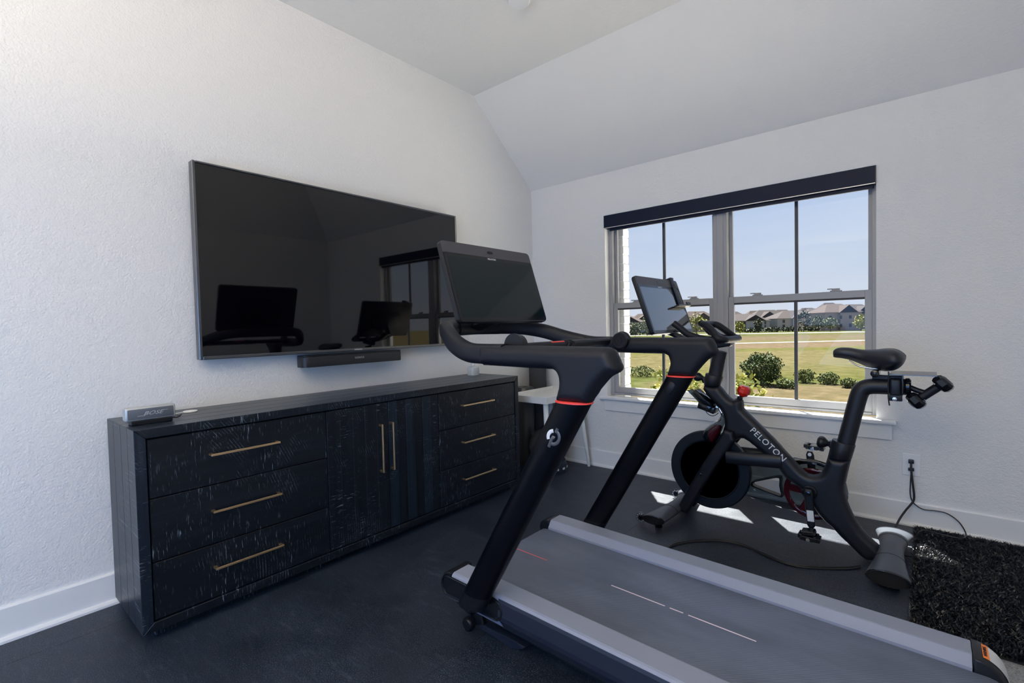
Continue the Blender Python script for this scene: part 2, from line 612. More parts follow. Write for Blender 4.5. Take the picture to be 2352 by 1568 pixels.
M['white_plastic'] = mat_new('white_plastic', (0.80, 0.81, 0.82), 0.35)
M['speaker_grille'] = grained('speaker_grille', (0.10, 0.115, 0.14), 0.5, 0.5, 1500)
M['speaker_silver'] = mat_new('speaker_silver', (0.50, 0.52, 0.52), 0.38, 0.5)
M['bar_black'] = grained('soundbar_cloth', (0.014, 0.016, 0.020), 0.45, 0.3, 1300)
M['shade_fabric'] = grained('roller_shade_navy', (0.0035, 0.009, 0.030), 0.45, 0.08, 800, spec=0.2)
M['foot_paint'] = grained('bike_frame_paint', (0.055, 0.064, 0.082), 0.34, 0.15)
M['frame_paint'] = grained('bike_frame_satin', (0.009, 0.010, 0.015), 0.40, 0.12, spec=0.38)
M['saddle'] = grained('saddle_cover', (0.014, 0.016, 0.024), 0.42, 0.10, 300)
M['vinyl_ball'] = mat_new('black_ball_vinyl', (0.045, 0.047, 0.052), 0.35)
M['foam_dark'] = grained('dark_foam', (0.040, 0.042, 0.048), 0.8, 0.3, 500)
M['deep_red'] = mat_new('deep_red_plastic', (0.045, 0.003, 0.008), 0.12)

# tread belt: fine ribbed weave
mt = mat_new('tread_belt', (0.10, 0.11, 0.13), 0.42, spec=0.5)
t, b, N, L = nodes(mt)
tc = N('ShaderNodeTexCoord'); sx = N('ShaderNodeSeparateXYZ'); L(tc.outputs['Object'], sx.inputs[0])
fx = math_n(mt, 'SINE', math_n(mt, 'MULTIPLY', sx.outputs['X'], 2 * math.pi / 0.0052))
fy = math_n(mt, 'SINE', math_n(mt, 'MULTIPLY', sx.outputs['Y'], 2 * math.pi / 0.0040))
pr = math_n(mt, 'MULTIPLY', fx, fy)
h01 = math_n(mt, 'ADD', math_n(mt, 'MULTIPLY', pr, 0.5), 0.5)
wear = noise(mt, coords(mt, (1.2, 4.0, 1)), 2.2, 3, 0.55)
cbelt = ramp(mt, h01, [(0.25, (0.012, 0.016, 0.030)), (0.75, (0.22, 0.26, 0.36))])
cw = ramp(mt, wear, [(0.35, (0.80, 0.80, 0.80)), (0.7, (1.15, 1.15, 1.15))])
set_color(mt, mixc(mt, 1.0, cbelt, cw, 'MULTIPLY'))
bump(mt, h01, 0.25, 0.001)
M['belt'] = mt

def glassy(name, tint, gloss=0.06, fres=0.045):
    mt = bpy.data.materials.new(name); mt.use_nodes = True
    t = mt.node_tree; t.nodes.clear()
    out = nt_new(t, 'ShaderNodeOutputMaterial')
    tr = nt_new(t, 'ShaderNodeBsdfTransparent'); tr.inputs[0].default_value = (*tint, 1)
    gl = nt_new(t, 'ShaderNodeBsdfGlossy'); gl.inputs['Roughness'].default_value = gloss
    lw = nt_new(t, 'ShaderNodeLayerWeight'); lw.inputs[0].default_value = 0.5
    pw = nt_new(t, 'ShaderNodeMath', operation='POWER'); pw.inputs[1].default_value = 4.0
    ml = nt_new(t, 'ShaderNodeMath', operation='MULTIPLY_ADD'); ml.inputs[1].default_value = 0.7; ml.inputs[2].default_value = fres
    t.links.new(lw.outputs['Facing'], pw.inputs[0]); t.links.new(pw.outputs[0], ml.inputs[0])
    fr = ml
    mx = nt_new(t, 'ShaderNodeMixShader')
    t.links.new(fr.outputs[0], mx.inputs[0]); t.links.new(tr.outputs[0], mx.inputs[1]); t.links.new(gl.outputs[0], mx.inputs[2])
    t.links.new(mx.outputs[0], out.inputs[0])
    return mt
M['glass'] = glassy('window_glass', (0.94, 0.96, 0.97), 0.01, 0.008)
M['smoke'] = glassy('smoked_clear_plastic', (0.42, 0.47, 0.49), 0.05)
M['smoke_red'] = glassy('red_clear_plastic', (0.30, 0.03, 0.06), 0.05)
M['clear'] = glassy('clear_plastic', (0.72, 0.74, 0.76), 0.04)
M['clear_shelf'] = glassy('clear_grey_acrylic', (0.50, 0.51, 0.52), 0.04)
# ================================================================== STRUCTURE
ROOM_X, ROOM_Y, WALL_H, CEIL_H, SLOPE = 3.65, -5.35, 2.355, 2.955, 0.70
WX0, WX1, WZ0, WZ1 = 0.730, 2.466, 0.585, 2.02      # window opening

floor = box('floor', -0.12, ROOM_X + 0.1, ROOM_Y - 0.1, 0.14, -0.12, -0.006, M['carpet'], kind='structure')
for i, (a, b_) in enumerate(((-0.0, 0.20), (0.202, 1.418), (1.4195, 2.632))):
    box('rubber_roll', a, b_, ROOM_Y, -0.001, -0.006, (-0.0004, 0.0, 0.0008)[i], M['rubber'], floor, bev=0.0006)

prism('wall_left', [(0.14, -0.1), (0.14, WALL_H), (0.0, WALL_H), (-SLOPE, CEIL_H), (ROOM_Y - 0.1, CEIL_H), (ROOM_Y - 0.1, -0.1)],
      lambda u, v, d: (d, u, v), -0.14, 0.0, M['wall'], kind='structure')
wall_right = boxes('wall_right', [(0, WX0, 0, 0.14, -0.1, WALL_H), (WX1, ROOM_X, 0, 0.14, -0.1, WALL_H),
                                  (WX0, WX1, 0, 0.14, -0.1, WZ0 - 0.03), (WX0, WX1, 0, 0.14, WZ1, WALL_H)], M['wall'], kind='structure')
box('wall_opposite', ROOM_X, ROOM_X + 0.14, ROOM_Y - 0.1, 0.14, -0.1, CEIL_H, M['wall'], kind='structure')
boxes('wall_back', [(0, 0.7, ROOM_Y - 0.1, ROOM_Y, -0.1, CEIL_H), (3.1, ROOM_X, ROOM_Y - 0.1, ROOM_Y, -0.1, CEIL_H),
                    (0.7, 3.1, ROOM_Y - 0.1, ROOM_Y, -0.1, 0.35), (0.7, 3.1, ROOM_Y - 0.1, ROOM_Y, 2.35, CEIL_H)], M['wall'], kind='structure')  # opening cut to house the added blue fill light
XH = ROOM_X - SLOPE
cv = [(0, 0, WALL_H), (ROOM_X, 0, WALL_H), (XH, -SLOPE, CEIL_H), (0, -SLOPE, CEIL_H),
      (ROOM_X, ROOM_Y, WALL_H), (XH, ROOM_Y, CEIL_H), (0, ROOM_Y, CEIL_H)]
cf = [(0, 1, 2, 3), (1, 4, 5, 2), (3, 2, 5, 6)]
up = [(x, y, z + 0.12) for x, y, z in cv]
mesh_obj('ceiling', cv + up, cf + [tuple(i + 7 for i in f) for f in cf] + [(0, 1, 8, 7), (1, 4, 11, 8), (4, 5, 12, 11), (5, 6, 13, 12), (6, 3, 10, 13), (3, 0, 7, 10)], M['ceiling'], kind='structure')

def baseboard(name, prof_to3, length0, length1):
    prof = [(0, 0), (0.030, 0), (0.030, 0.010), (0.024, 0.019), (0.0145, 0.0205), (0.0145, 0.127), (0.011, 0.133), (0, 0.133)]
    prism(name, prof, prof_to3, length0, length1, M['trim'], kind='structure')
baseboard('baseboard_left', lambda u, v, d: (u, d, v), ROOM_Y, 0.0)
baseboard('baseboard_right', lambda u, v, d: (d, -u, v), 0.030, ROOM_X - 0.03)
baseboard('baseboard_opposite', lambda u, v, d: (ROOM_X - u, d, v), ROOM_Y, 0.0)

# white bricks of the outer reveal, left of the glass
zb, k = 0.52, 0
while zb < 2.06:
    x1 = 0.806 if k % 2 else 0.803
    box('brick', x1 - 0.20, x1, 0.165, 0.265, zb, zb + 0.060, M['white_brick'] if 'white_brick' in M else M['white_paint'], wall_right, bev=0.003)
    zb += 0.071; k += 1
box('mortar', 0.5, 0.798, 0.170, 0.26, 0.45, 2.08, M['trim'], wall_right)
# roof overhang above the window
box('trim_eave', -1.0, 5.0, 0.15, 0.76, 2.53, 2.66, M['trim'], kind='structure')

# window -------------------------------------------------------------
win = thing('window_1', 'double hung twin window in grey vinyl frame', 'window', (1.6, 0.06, WZ0))
for kx in ('label', 'category'): del win[kx]
win['kind'] = 'structure'
FY0, FY1 = 0.060, 0.138
fr = boxes('window_frame', [(WX0, 0.762, FY0, FY1, WZ0, WZ1), (2.444, WX1, FY0, FY1, WZ0, WZ1), (0.762, 2.444, FY0, FY1, WZ0, 0.602),
                            (0.762, 2.444, FY0, FY1, 1.99, WZ1), (1.552, 1.644, FY0 - 0.012, FY1, 0.602, 1.99),
                            (1.575, 1.621, FY0 - 0.016, FY0 - 0.01, 0.602, 1.99)], M['vinyl'], win, bev=0.003)
def sash(x0, x1, z0, z1, y0, y1, st, rt, rb, mx, upper):
    s = boxes('upper_sash' if upper else 'lower_sash', [(x0, x0 + st, y0, y1, z0, z1), (x1 - st, x1, y0, y1, z0, z1),
              (x0 + st, x1 - st, y0, y1, z0, z0 + rb), (x0 + st, x1 - st, y0, y1, z1 - rt, z1)], M['vinyl'], win, bev=0.002)
    ym = (y0 + y1) / 2
    box('pane', x0 + st, x1 - st, ym - 0.002, ym + 0.002, z0 + rb, z1 - rt, M['glass'], s)
    box('muntin', mx - 0.009, mx + 0.009, ym - 0.008, ym + 0.008, z0 + rb, z1 - rt, M['muntin'], s)
    if not upper:
        boxes('gasket', [(x0 + st - 0.001, x1 - st + 0.001, y0 + 0.004, y1 - 0.004, z1 - rt - 0.012, z1 - rt)], M['vinyl_dark'], s)
    return s
for x0, x1, mx in ((0.762, 1.552, 1.171), (1.644, 2.444, 2.050)):
    sash(x0, x1, 1.285, 1.99, 0.102, 0.128, 0.022, 0.03, 0.030, mx, True)
    s = sash(x0, x1, 0.602, 1.323, 0.068, 0.096, 0.036, 0.042, 0.046, mx, False)
    for px in ((1462, 1594) if x0 < 1 else (1740, 1920)):
        c = P(px, 685, 'y', 0.078)
        boxes('sash_lock', [(c.x - 0.030, c.x + 0.030, 0.070, 0.094, 1.323, 1.330), (c.x - 0.022, c.x + 0.020, 0.074, 0.090, 1.330, 1.342),
                            (c.x - 0.045, c.x - 0.015, 0.074, 0.082, 1.336, 1.343)], M['vinyl'], s, bev=0.0015)
a = P(1374.7, 908.6, 'y', -0.045); b_ = P(2058, 969.2, 'y', -0.045)
SX0, SX1, SZ = a.x, b_.x, (a.z + b_.z) / 2
prism('window_stool', [(SX0, -0.045), (SX1, -0.045), (SX1, -0.001), (WX1, -0.001), (WX1, 0.07), (WX0, 0.07), (WX0, -0.001), (SX0, -0.001)],
      lambda u, v, d: (u, v, d), SZ - 0.022, SZ, M['trim'], win, bev=0.004)
box('window_apron', SX0 + 0.036, SX1 - 0.018, -0.018, -0.0005, SZ - 0.112, SZ - 0.022, M['trim'], win, bev=0.002)

# roller shade -------------------------------------------------------
sh = thing('roller_shade', 'navy roller shade cassette across the top of the window', 'window shade', (1.6, 0.02, 1.91))
vz0, vz1 = 1.919, 2.016
prism('cassette', [(-0.012, vz0 + 0.003), (-0.012, vz1 - 0.002), (-0.008, vz1), (0.056, vz1), (0.056, vz0), (-0.008, vz0)],
      lambda u, v, d: (d, u, v), WX0 + 0.002, WX1 - 0.004, M['shade_fabric'], sh, bev=0.0)
box('end_cap', WX1 - 0.0038, WX1 - 0.0005, -0.0125, 0.056, vz0 - 0.002, vz1 + 0.0005, M['black_plastic'], sh)
box('end_cap', WX0 + 0.0003, WX0 + 0.0018, -0.0125, 0.056, vz0 - 0.002, vz1 + 0.0005, M['black_plastic'], sh)
box('bottom_edge', WX0 + 0.002, WX1 - 0.004, -0.013, -0.006, vz0 - 0.003, vz0 + 0.001, M['logo_silver'], sh)
box('hem_bar', WX0 + 0.035, WX1 - 0.012, 0.012, 0.032, vz0 - 0.024, vz0 - 0.0005, M['shade_fabric'], sh, bev=0.003)

# ceiling disc, recessed lights -------------------------------------
det = thing('smoke_detector', 'white round smoke detector on the flat ceiling', 'detector', (0.985, -1.34, CEIL_H))
lathe('detector_base', [(0.075, 0.0), (0.075, 0.008), (0.07, 0.012)], (0.985, -1.34, CEIL_H), (0, 0, -1), M['white_plastic'], det)
lathe('detector_cover', [(0.062, 0.012), (0.060, 0.026), (0.05, 0.036), (0.0, 0.038)], (0.985, -1.34, CEIL_H), (0, 0, -1), M['white_plastic'], det)
# outlet -------------------------------------------------------------
a = P(2071.7, 1039.2, 'y', 0); b_ = P(2112.5, 1094.5, 'y', 0)
ox0, ox1, oz0, oz1 = a.x, b_.x + 0.004, b_.z, a.z
ocx, ocz = (ox0 + ox1) / 2, (oz0 + oz1) / 2
ou = thing('wall_outlet', 'white duplex outlet plate under the right end of the window', 'outlet', (ocx, 0, ocz))
box('cover_plate', ox0, ox1, -0.007, 0.0, oz0, oz1, M['white_plastic'], ou, bev=0.003)
for dz in (0.022, -0.022):
    lathe('socket', [(0.018, 0.0), (0.018, 0.0025), (0.0, 0.0026)], (ocx, -0.007, ocz + dz), (0, -1, 0), M['white_plastic'], ou, n=20)
text('screw_slot', '-', 0.012, (ocx, -0.0075, ocz), (1, 0, 0), (0, -1, 0), M['logo_grey'], ou)

# ================================================================== TELEVISION
tv = thing('television', 'large flat black television with thin metal frame mounted on the wall', 'television', (0.05, -1.835, 1.5))
TY0, TY1, TZ0, TZ1 = -2.672, -0.996, 1.031, 1.968
FW = 0.014
boxes('frame', [(0.030, 0.076, TY0, TY0 + FW, TZ0, TZ1), (0.030, 0.076, TY1 - FW * 0.7, TY1, TZ0, TZ1), (0.030, 0.076, TY0 + FW, TY1 - FW * 0.7, TZ0, TZ0 + 0.016), (0.030, 0.076, TY0 + FW, TY1 - FW * 0.7, TZ1 - 0.010, TZ1)], M['tv_frame'], tv, bev=0.0025)
box('screen', 0.040, 0.0705, TY0 + FW - 0.001, TY1 - FW * 0.7 + 0.001, TZ0 + 0.015, TZ1 - 0.009, M['tv_screen'], tv)
box('wall_bracket', 0.0, 0.040, -2.15, -1.5, 1.3, 1.7, M['black_plastic'], tv)
text('brand_lettering', 'SAMSUNG', 0.0115, (0.0765, -1.83, TZ0 + 0.008), (0, 1, 0), (1, 0, 0), M['logo_white'], tv)

sb = thing('soundbar', 'black soundbar mounted on the wall below the television', 'speaker', (0.08, -1.87, 0.957))
SY0, SY1, SZ0, SZ1, SXF = -2.198, -1.548, 0.958, 1.023, 0.132
out = []
r = 0.030
for cx, cy, a0 in ((SXF - r, SY0 + r, 270), (SXF - r, SY1 - r, 0), (0.032 + r, SY1 - r, 90), (0.032 + r, SY0 + r, 180)):
    for kk in range(7):
        an = math.radians(a0 + kk * 15)
        out.append((cx + r * math.cos(an), cy + r * math.sin(an)))
prism('grille', out, lambda u, v, d: (u, v, d), SZ0 + 0.0, SZ1 - 0.008, M['bar_black'], sb, bev=0.002, seg=1, smooth=True)
prism('top_panel', [(0.08 + (u - 0.08) * 0.99, -1.873 + (v + 1.873) * 0.998) for u, v in out], lambda u, v, d: (u, v, d), SZ1 - 0.0075, SZ1, M['black_plastic'], sb, bev=0.002, seg=1, smooth=True)
box('wall_bracket', 0.0, 0.05, -1.98, -1.76, 0.975, 1.01, M['black_plastic'], sb)
text('brand_lettering', 'SONOS', 0.016, (SXF + 0.0004, -1.86, SZ0 + 0.036), (0, 1, 0), (1, 0, 0), M['logo_silver'], sb, spacing=1.25)

# ================================================================== SIDEBOARD
sd = thing('sideboard', 'long black distressed wood sideboard with brass bar handles', 'cabinet', (0.26, -1.92, 0))
CX0, CX1, CY0, CY1, CZ0, CZ1 = 0.045, 0.480, -3.018, -0.818, 0.040, 0.806
FT = 0.036
# mitred top, bottom and side boards
def mitre(name, poly, mat):
    return prism(name, poly, lambda u, v, d: (d, u, v), CX0, CX1, mat, sd, bev=0.0025, seg=1)
def mboard(name, polys, x0, x1, mat):
    return prism(name, polys, lambda u, v, d: (d, u, v), x0, x1, mat, sd, bev=0.0018, seg=1)
g = 0.0006
xs = [CX0, CX0 + 0.11, CX0 + 0.23, CX0 + 0.335, CX1]
for i in range(4):
    x0, x1 = xs[i], xs[i + 1] - 0.0006
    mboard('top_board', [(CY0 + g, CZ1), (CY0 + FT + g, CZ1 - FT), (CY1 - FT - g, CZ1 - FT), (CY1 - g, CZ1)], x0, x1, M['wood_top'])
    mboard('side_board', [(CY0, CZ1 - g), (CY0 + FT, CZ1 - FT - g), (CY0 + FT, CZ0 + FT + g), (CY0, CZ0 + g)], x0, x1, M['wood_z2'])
    mboard('side_board', [(CY1, CZ1 - g), (CY1 - FT, CZ1 - FT - g), (CY1 - FT, CZ0 + FT + g), (CY1, CZ0 + g)], x0, x1, M['wood_z'])
mboard('bottom_board', [(CY0 + g, CZ0), (CY0 + FT + g, CZ0 + FT), (CY1 - FT - g, CZ0 + FT), (CY1 - g, CZ0)], CX0, CX1, M['wood_y'])
box('back_panel', CX0, CX1 - 0.035, CY0 + FT, CY1 - FT, CZ0 + FT, CZ1 - FT, M['dark_gap'], sd)
box('plinth', CX0 + 0.01, CX1 - 0.05, CY0 + 0.05, CY1 - 0.06, 0.0008, CZ0, M['wood_y'], sd)
ix0, ix1 = CX1 - 0.034, CX1 - 0.005
splits = [CY0 + FT + 0.003, -2.268, -1.913, -1.557, CY1 - FT - 0.003]
zs = [CZ0 + FT + 0.003, 0.298, 0.540, CZ1 - FT - 0.004]
def handle(par, a, b_):
    """square brass bar pull from a to b with two posts"""
    a, b_ = Vector(a), Vector(b_)
    d = (b_ - a).normalized()
    h = 0.0042
    side = Vector((1, 0, 0)).cross(d)
    bm = bmesh.new()
    Mx = Matrix((d, side, Vector((1, 0, 0)))).transposed().to_4x4(); Mx.translation = (a + b_) / 2
    L2 = (b_ - a).length / 2
    add_box(bm, -L2, L2, -h, h, -h, h, 0.0008, 1, Mx)
    for e in (-L2 + 0.006, L2 - 0.006):
        add_box(bm, e - 0.006, e + 0.006, -h, h, -0.030, -h * 0.5, 0.0006, 1, Mx)
    return bm_obj('bar_handle', bm, M['brass'], par)
for col in (0, 3):
    y0, y1 = splits[col] + 0.0015, splits[col + 1] - 0.0015
    for r_ in range(3):
        z0, z1 = zs[r_] + 0.002, zs[r_ + 1] - 0.002
        dr = box('drawer', ix0, ix1, y0, y1, z0, z1, M['wood_y'], sd, bev=0.002)
        zc = (0.203, 0.435, 0.666)[r_]
        yc = -2.639 if col == 0 else -1.236
        hl = 0.137 if col == 0 else 0.143
        zc += 0.001 if col == 0 else 0.006
        handle(dr, (ix1 + 0.027, yc - hl, zc), (ix1 + 0.027, yc + hl, zc))
for dcol, npl, hy in ((1, 5, -1.970), (2, 6, -1.902)):
    y0, y1 = splits[dcol] + 0.0015, splits[dcol + 1] - 0.0015
    dd = box('door', ix0, ix0 + 0.012, y0 + 0.001, y1 - 0.001, zs[0] + 0.002, zs[3] - 0.002, M['dark_gap'], sd)
    for k in range(npl):
        pa = y0 + (y1 - y0) * k / npl; pb = y0 + (y1 - y0) * (k + 1) / npl
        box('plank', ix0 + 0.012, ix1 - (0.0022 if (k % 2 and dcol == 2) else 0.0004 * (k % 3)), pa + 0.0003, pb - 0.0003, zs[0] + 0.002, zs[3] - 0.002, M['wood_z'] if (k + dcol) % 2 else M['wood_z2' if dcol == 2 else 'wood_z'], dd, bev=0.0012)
    handle(dd, (ix1 + 0.027, hy, 0.399), (ix1 + 0.027, hy, 0.656))

# portable speaker on its cradle -----------------------------------
TOP = CZ1 + 0.0005
pa = P(318, 966, 'z', TOP); 
bx = 0.355      # front plane of the speaker
q0 = P(287.5, 956, 'x', bx); q1 = P(403.5, 938, 'x', bx)
sy0, sy1 = q0.y, q1.y
sp = thing('portable_speaker', 'small silver bluetooth speaker on a charging cradle at the left end of the sideboard', 'speaker', (bx - 0.02, (sy0 + sy1) / 2, TOP))
bz0 = TOP + 0.016; bz1 = TOP + 0.068
box('shell', bx - 0.048, bx, sy0, sy1, bz0, bz1, M['speaker_silver'], sp, bev=0.006, seg=3)
box('front_grille', bx - 0.004, bx + 0.0012, sy0 + 0.006, sy1 - 0.006, bz0 + 0.0045, bz1 - 0.0055, M['speaker_grille'], sp, bev=0.004, seg=2)
box('charging_cradle', bx - 0.046, bx + 0.004, sy0 + 0.017, sy1 - 0.012, TOP, bz0 + 0.001, M['black_plastic'], sp, bev=0.002)
ym = (sy0 + sy1) / 2 + 0.005
text('brand_lettering', 'BOSE', 0.020, (bx + 0.0016, ym, (bz0 + bz1) / 2), (0, 1, 0), (1, 0, 0), M['logo_silver'], sp, shear=0.45, sx=1.35)
box('logo_line', bx + 0.001, bx + 0.0016, ym - 0.050, ym - 0.026, (bz0 + bz1) / 2 - 0.0085, (bz0 + bz1) / 2 - 0.0070, M['logo_silver'], sp)
box('logo_line', bx + 0.001, bx + 0.0016, ym + 0.028, ym + 0.050, (bz0 + bz1) / 2 + 0.0065, (bz0 + bz1) / 2 + 0.0080, M['logo_silver'], sp)
tube('power_lead', catmull([(bx - 0.02, sy1 - 0.012, TOP + 0.010), (bx - 0.035, sy1 + 0.015, TOP + 0.006), (bx - 0.06, sy1 + 0.035, TOP + 0.012), (bx - 0.09, sy1 + 0.03, TOP + 0.004), (bx - 0.2, sy1 + 0.02, TOP + 0.003), (0.06, sy1 + 0.02, TOP + 0.003)]), 0.0022, M['black_cord'], sp, n=8)

cc = P(437, 943.5, 'z', TOP + 0.004)
ch = thing('charging_puck', 'white round wireless charging puck lying right of the small silver speaker', 'charger', (cc.x, cc.y, TOP))
lathe('puck', [(0.026, 0.0), (0.028, 0.001), (0.028, 0.0045), (0.026, 0.0055), (0.0, 0.0055)], (cc.x, cc.y, TOP), (0, 0, 1), M['white_plastic'], ch)
tube('cable', catmull([(cc.x + 0.0, cc.y - 0.027, TOP + 0.003), (cc.x + 0.01, cc.y - 0.05, TOP + 0.0025), (cc.x - 0.01, cc.y - 0.075, TOP + 0.0025), (cc.x - 0.05, cc.y - 0.06, TOP + 0.016), (cc.x - 0.09, cc.y - 0.05, TOP + 0.003), (cc.x - 0.2, cc.y - 0.03, TOP + 0.003)]), 0.0018, M['white_plastic'], ch, n=8)

# reed diffuser bottle ----------------------------------------------
bc = P(1087, 861, 'z', TOP)
bt = thing('diffuser_bottle', 'small square frosted glass bottle with a reed at the right end of the sideboard', 'bottle', (bc.x, bc.y, TOP))
hw = 0.036
sc_ = (bc - CAM).length / 3.3
Bm = bmesh.new()
prof = [(hw * 0.94, 0.0), (hw, 0.004), (hw, 0.056), (hw * 0.72, 0.066), (0.013, 0.069), (0.013, 0.086), (0.015, 0.087), (0.015, 0.092), (0.010, 0.092)]
V, Fc = [], []
def rsq(r, n=24):
    res = []
    for k in range(n):
        an = 2 * math.pi * k / n + math.pi / n
        c_, s_ = math.cos(an), math.sin(an)
        e_ = 0.45 if r > 0.02 else 1.0
        res.append((math.copysign(abs(c_) ** e_, c_) * r, math.copysign(abs(s_) ** e_, s_) * r))
    return res
for r_, h_ in prof:
    for u, v in rsq(r_): V.append((bc.x + u, bc.y + v, TOP + h_))
for i in range(len(prof) - 1):
    for k in range(24):
        Fc.append((i * 24 + k, i * 24 + (k + 1) % 24, (i + 1) * 24 + (k + 1) % 24, (i + 1) * 24 + k))
Fc.append(tuple(range(24)))
mt = mat_new('frosted_glass', (0.80, 0.84, 0.85), 0.22, spec=0.6)
mt.node_tree.nodes['Principled BSDF'].inputs['Transmission Weight'].default_value = 0.45
M['frost'] = mt
mesh_obj('glass_body', V, Fc, M['frost'], bt, smooth=True, auto=30)
tube('reed', [(bc.x + 0.02, bc.y - 0.02, TOP + 0.004), (bc.x - 0.001, bc.y + 0.001, TOP + 0.09), (bc.x - 0.02, bc.y + 0.012, TOP + 0.19)], 0.0018, mat_new('reed_wood', (0.55, 0.33, 0.22), 0.6), bt, n=8)
# ================================================================== TREADMILL
YC, YL, YR = -1.8975, -2.294, -1.501
def tz(x, z): return z - 0.02 * (x - 1.32)
TREAD_LOC = (2.05, YC, 0)
td = thing('treadmill', 'black and grey treadmill with large touch screen in the foreground', 'treadmill', TREAD_LOC)
def mir(y): return 2 * YC - y

head_px = [(1112, 791.6), (1250, 793.6), (1398, 796.3), (1404, 797.5), (1409, 800.5), (1413, 806), (1427, 838), (1428.9, 843.5), (1428.8, 849), (1426, 853.8), (1419, 857.5),
           (1410, 862), (1398, 871), (1384, 887.5), (1371, 905), (1357.3, 926.5), (1320, 923.5), (1281.6, 920), (1286.5, 904), (1290.5, 888), (1291.4, 876), (1290, 864), (1286, 855), (1280, 849.8), (1273.2, 847.6), (1221.3, 844.9), (1110, 837.8)]
HEAD = [(P(x, y, 'y', YL).x, P(x, y, 'y', YL).z) for x, y in head_px]
RS = [(1.66, YL, 1.067), (1.56, YL, 1.067), (1.50, YL + 0.002, 1.070), (1.44, YL + 0.018, 1.082), (1.37, YL + 0.048, 1.102), (1.30, YL + 0.088, 1.128), (1.235, YL + 0.135, 1.145), (1.185, YL + 0.185, 1.153), (1.155, YL + 0.24, 1.155), (1.145, YL + 0.31, 1.156)]
for side, yy in ((-1, YL), (1, YR)):
    fix = (lambda y: y) if side < 0 else mir
    lp = 'left' if side < 0 else 'right'
    # bent upper bar, built as one swept handrail with its widening head
    inflate('handrail_head', HEAD, 0.038, 0.028, yy, M['black_foam'], td, step=0.0065)
    pth = catmull([(x, fix(y), z) for x, y, z in RS], 5)
    tube('handrail_bar', pth, [(0.029, 0.0335)] * len(pth), M['black_foam'], td, n=24, power=2.6)
    # post
    A0, A1 = Vector((1.9165, yy, 0.9365)), Vector((1.492, yy, 0.213))
    hloft('post', [(A0, 0.0556, 0.0362), (A0.lerp(A1, 0.5), 0.0556, 0.0362), (A1, 0.0556, 0.0362)], M['post'], td)
    dA = (A1 - A0).normalized()
    hloft('post_boot', [(A1 - dA * 0.035, 0.0565, 0.0372), (A1 + dA * 0.012, 0.0575, 0.0378), (A1 + dA * 0.030, 0.054, 0.036), (A1 + dA * 0.040, 0.040, 0.026)], M['black_plastic'], td)
    hloft('red_ring', [((1.9165, yy, 0.9335), 0.056, 0.0372), ((1.9165, yy, 0.9343), 0.0577, 0.0392), ((1.9165, yy, 0.9382), 0.0577, 0.0392), ((1.9165, yy, 0.939), 0.056, 0.0372)], M['red'], td, label='bright red ring at the top of the post')
# front crossbar under the screen
cb = catmull([(1.155, YL + 0.26, 1.155), (1.143, YL + 0.33, 1.156), (1.138, YC, 1.157), (1.143, mir(YL + 0.33), 1.156), (1.155, mir(YL + 0.26), 1.155)], 6)
tube('front_crossbar', cb, [(0.0292, 0.0337)] * len(cb), M['black_foam'], td, n=24, power=2.6)
# thin cross handle, dials, safety key
tube('cross_handle', [(1.60, YL + 0.02, 1.080), (1.60, YC, 1.080), (1.60, YR - 0.02, 1.080)], 0.0165, M['black_matte'], td, n=18)
for yy, s in ((YL, 1), (YR, -1)):
    dial = lathe('dial', [(0.040, -0.004), (0.040, 0.004), (0.037, 0.007), (0.036, 0.026), (0.032, 0.031), (0.021, 0.031), (0.020, 0.0295), (0.0, 0.0295)], (1.672, yy + s * 0.030, 1.083 if s < 0 else 1.093), (0, s, 0), M['black_plastic'], td, n=36)
    lathe('dial_button', [(0.013, 0.0), (0.013, 0.0025), (0.0, 0.003)], (1.672, yy + s * 0.0595, 1.083 if s < 0 else 1.093), (0, s, 0), M['black_matte'], dial, n=24)
k0 = P(1262, 788, 'x', 1.60); k1 = P(1292, 785, 'x', 1.60)
obox('safety_key', ((k0 + k1) / 2 + Vector((0, 0, 0.001))), (0.012, 0, 0), (0, (k1.y - k0.y) / 2, 0.0), (0, 0, 0.0045), M['red'], td, bev=0.003, seg=2, label='red safety key on the cross handle')
lo = []
for cy in (k1.y + 0.015, k1.y + 0.045):
    lo.append((catmull([(1.60 + 0.0195 * math.cos(a_), cy + 0.006 * math.sin(2 * a_), 1.080 + 0.0195 * math.sin(a_)) for a_ in np.linspace(0, 2 * math.pi, 9)], 3), 0.0017))
lo.append((catmull([(1.612, k1.y, 1.098), (1.62, k1.y + 0.03, 1.096), (1.618, k1.y + 0.06, 1.085), (1.62, k1.y + 0.03, 1.062), (1.61, k1.y + 0.0, 1.064)], 6), 0.0017))
tubes('safety_key_cord', lo, M['black_cord'], td, n=6)

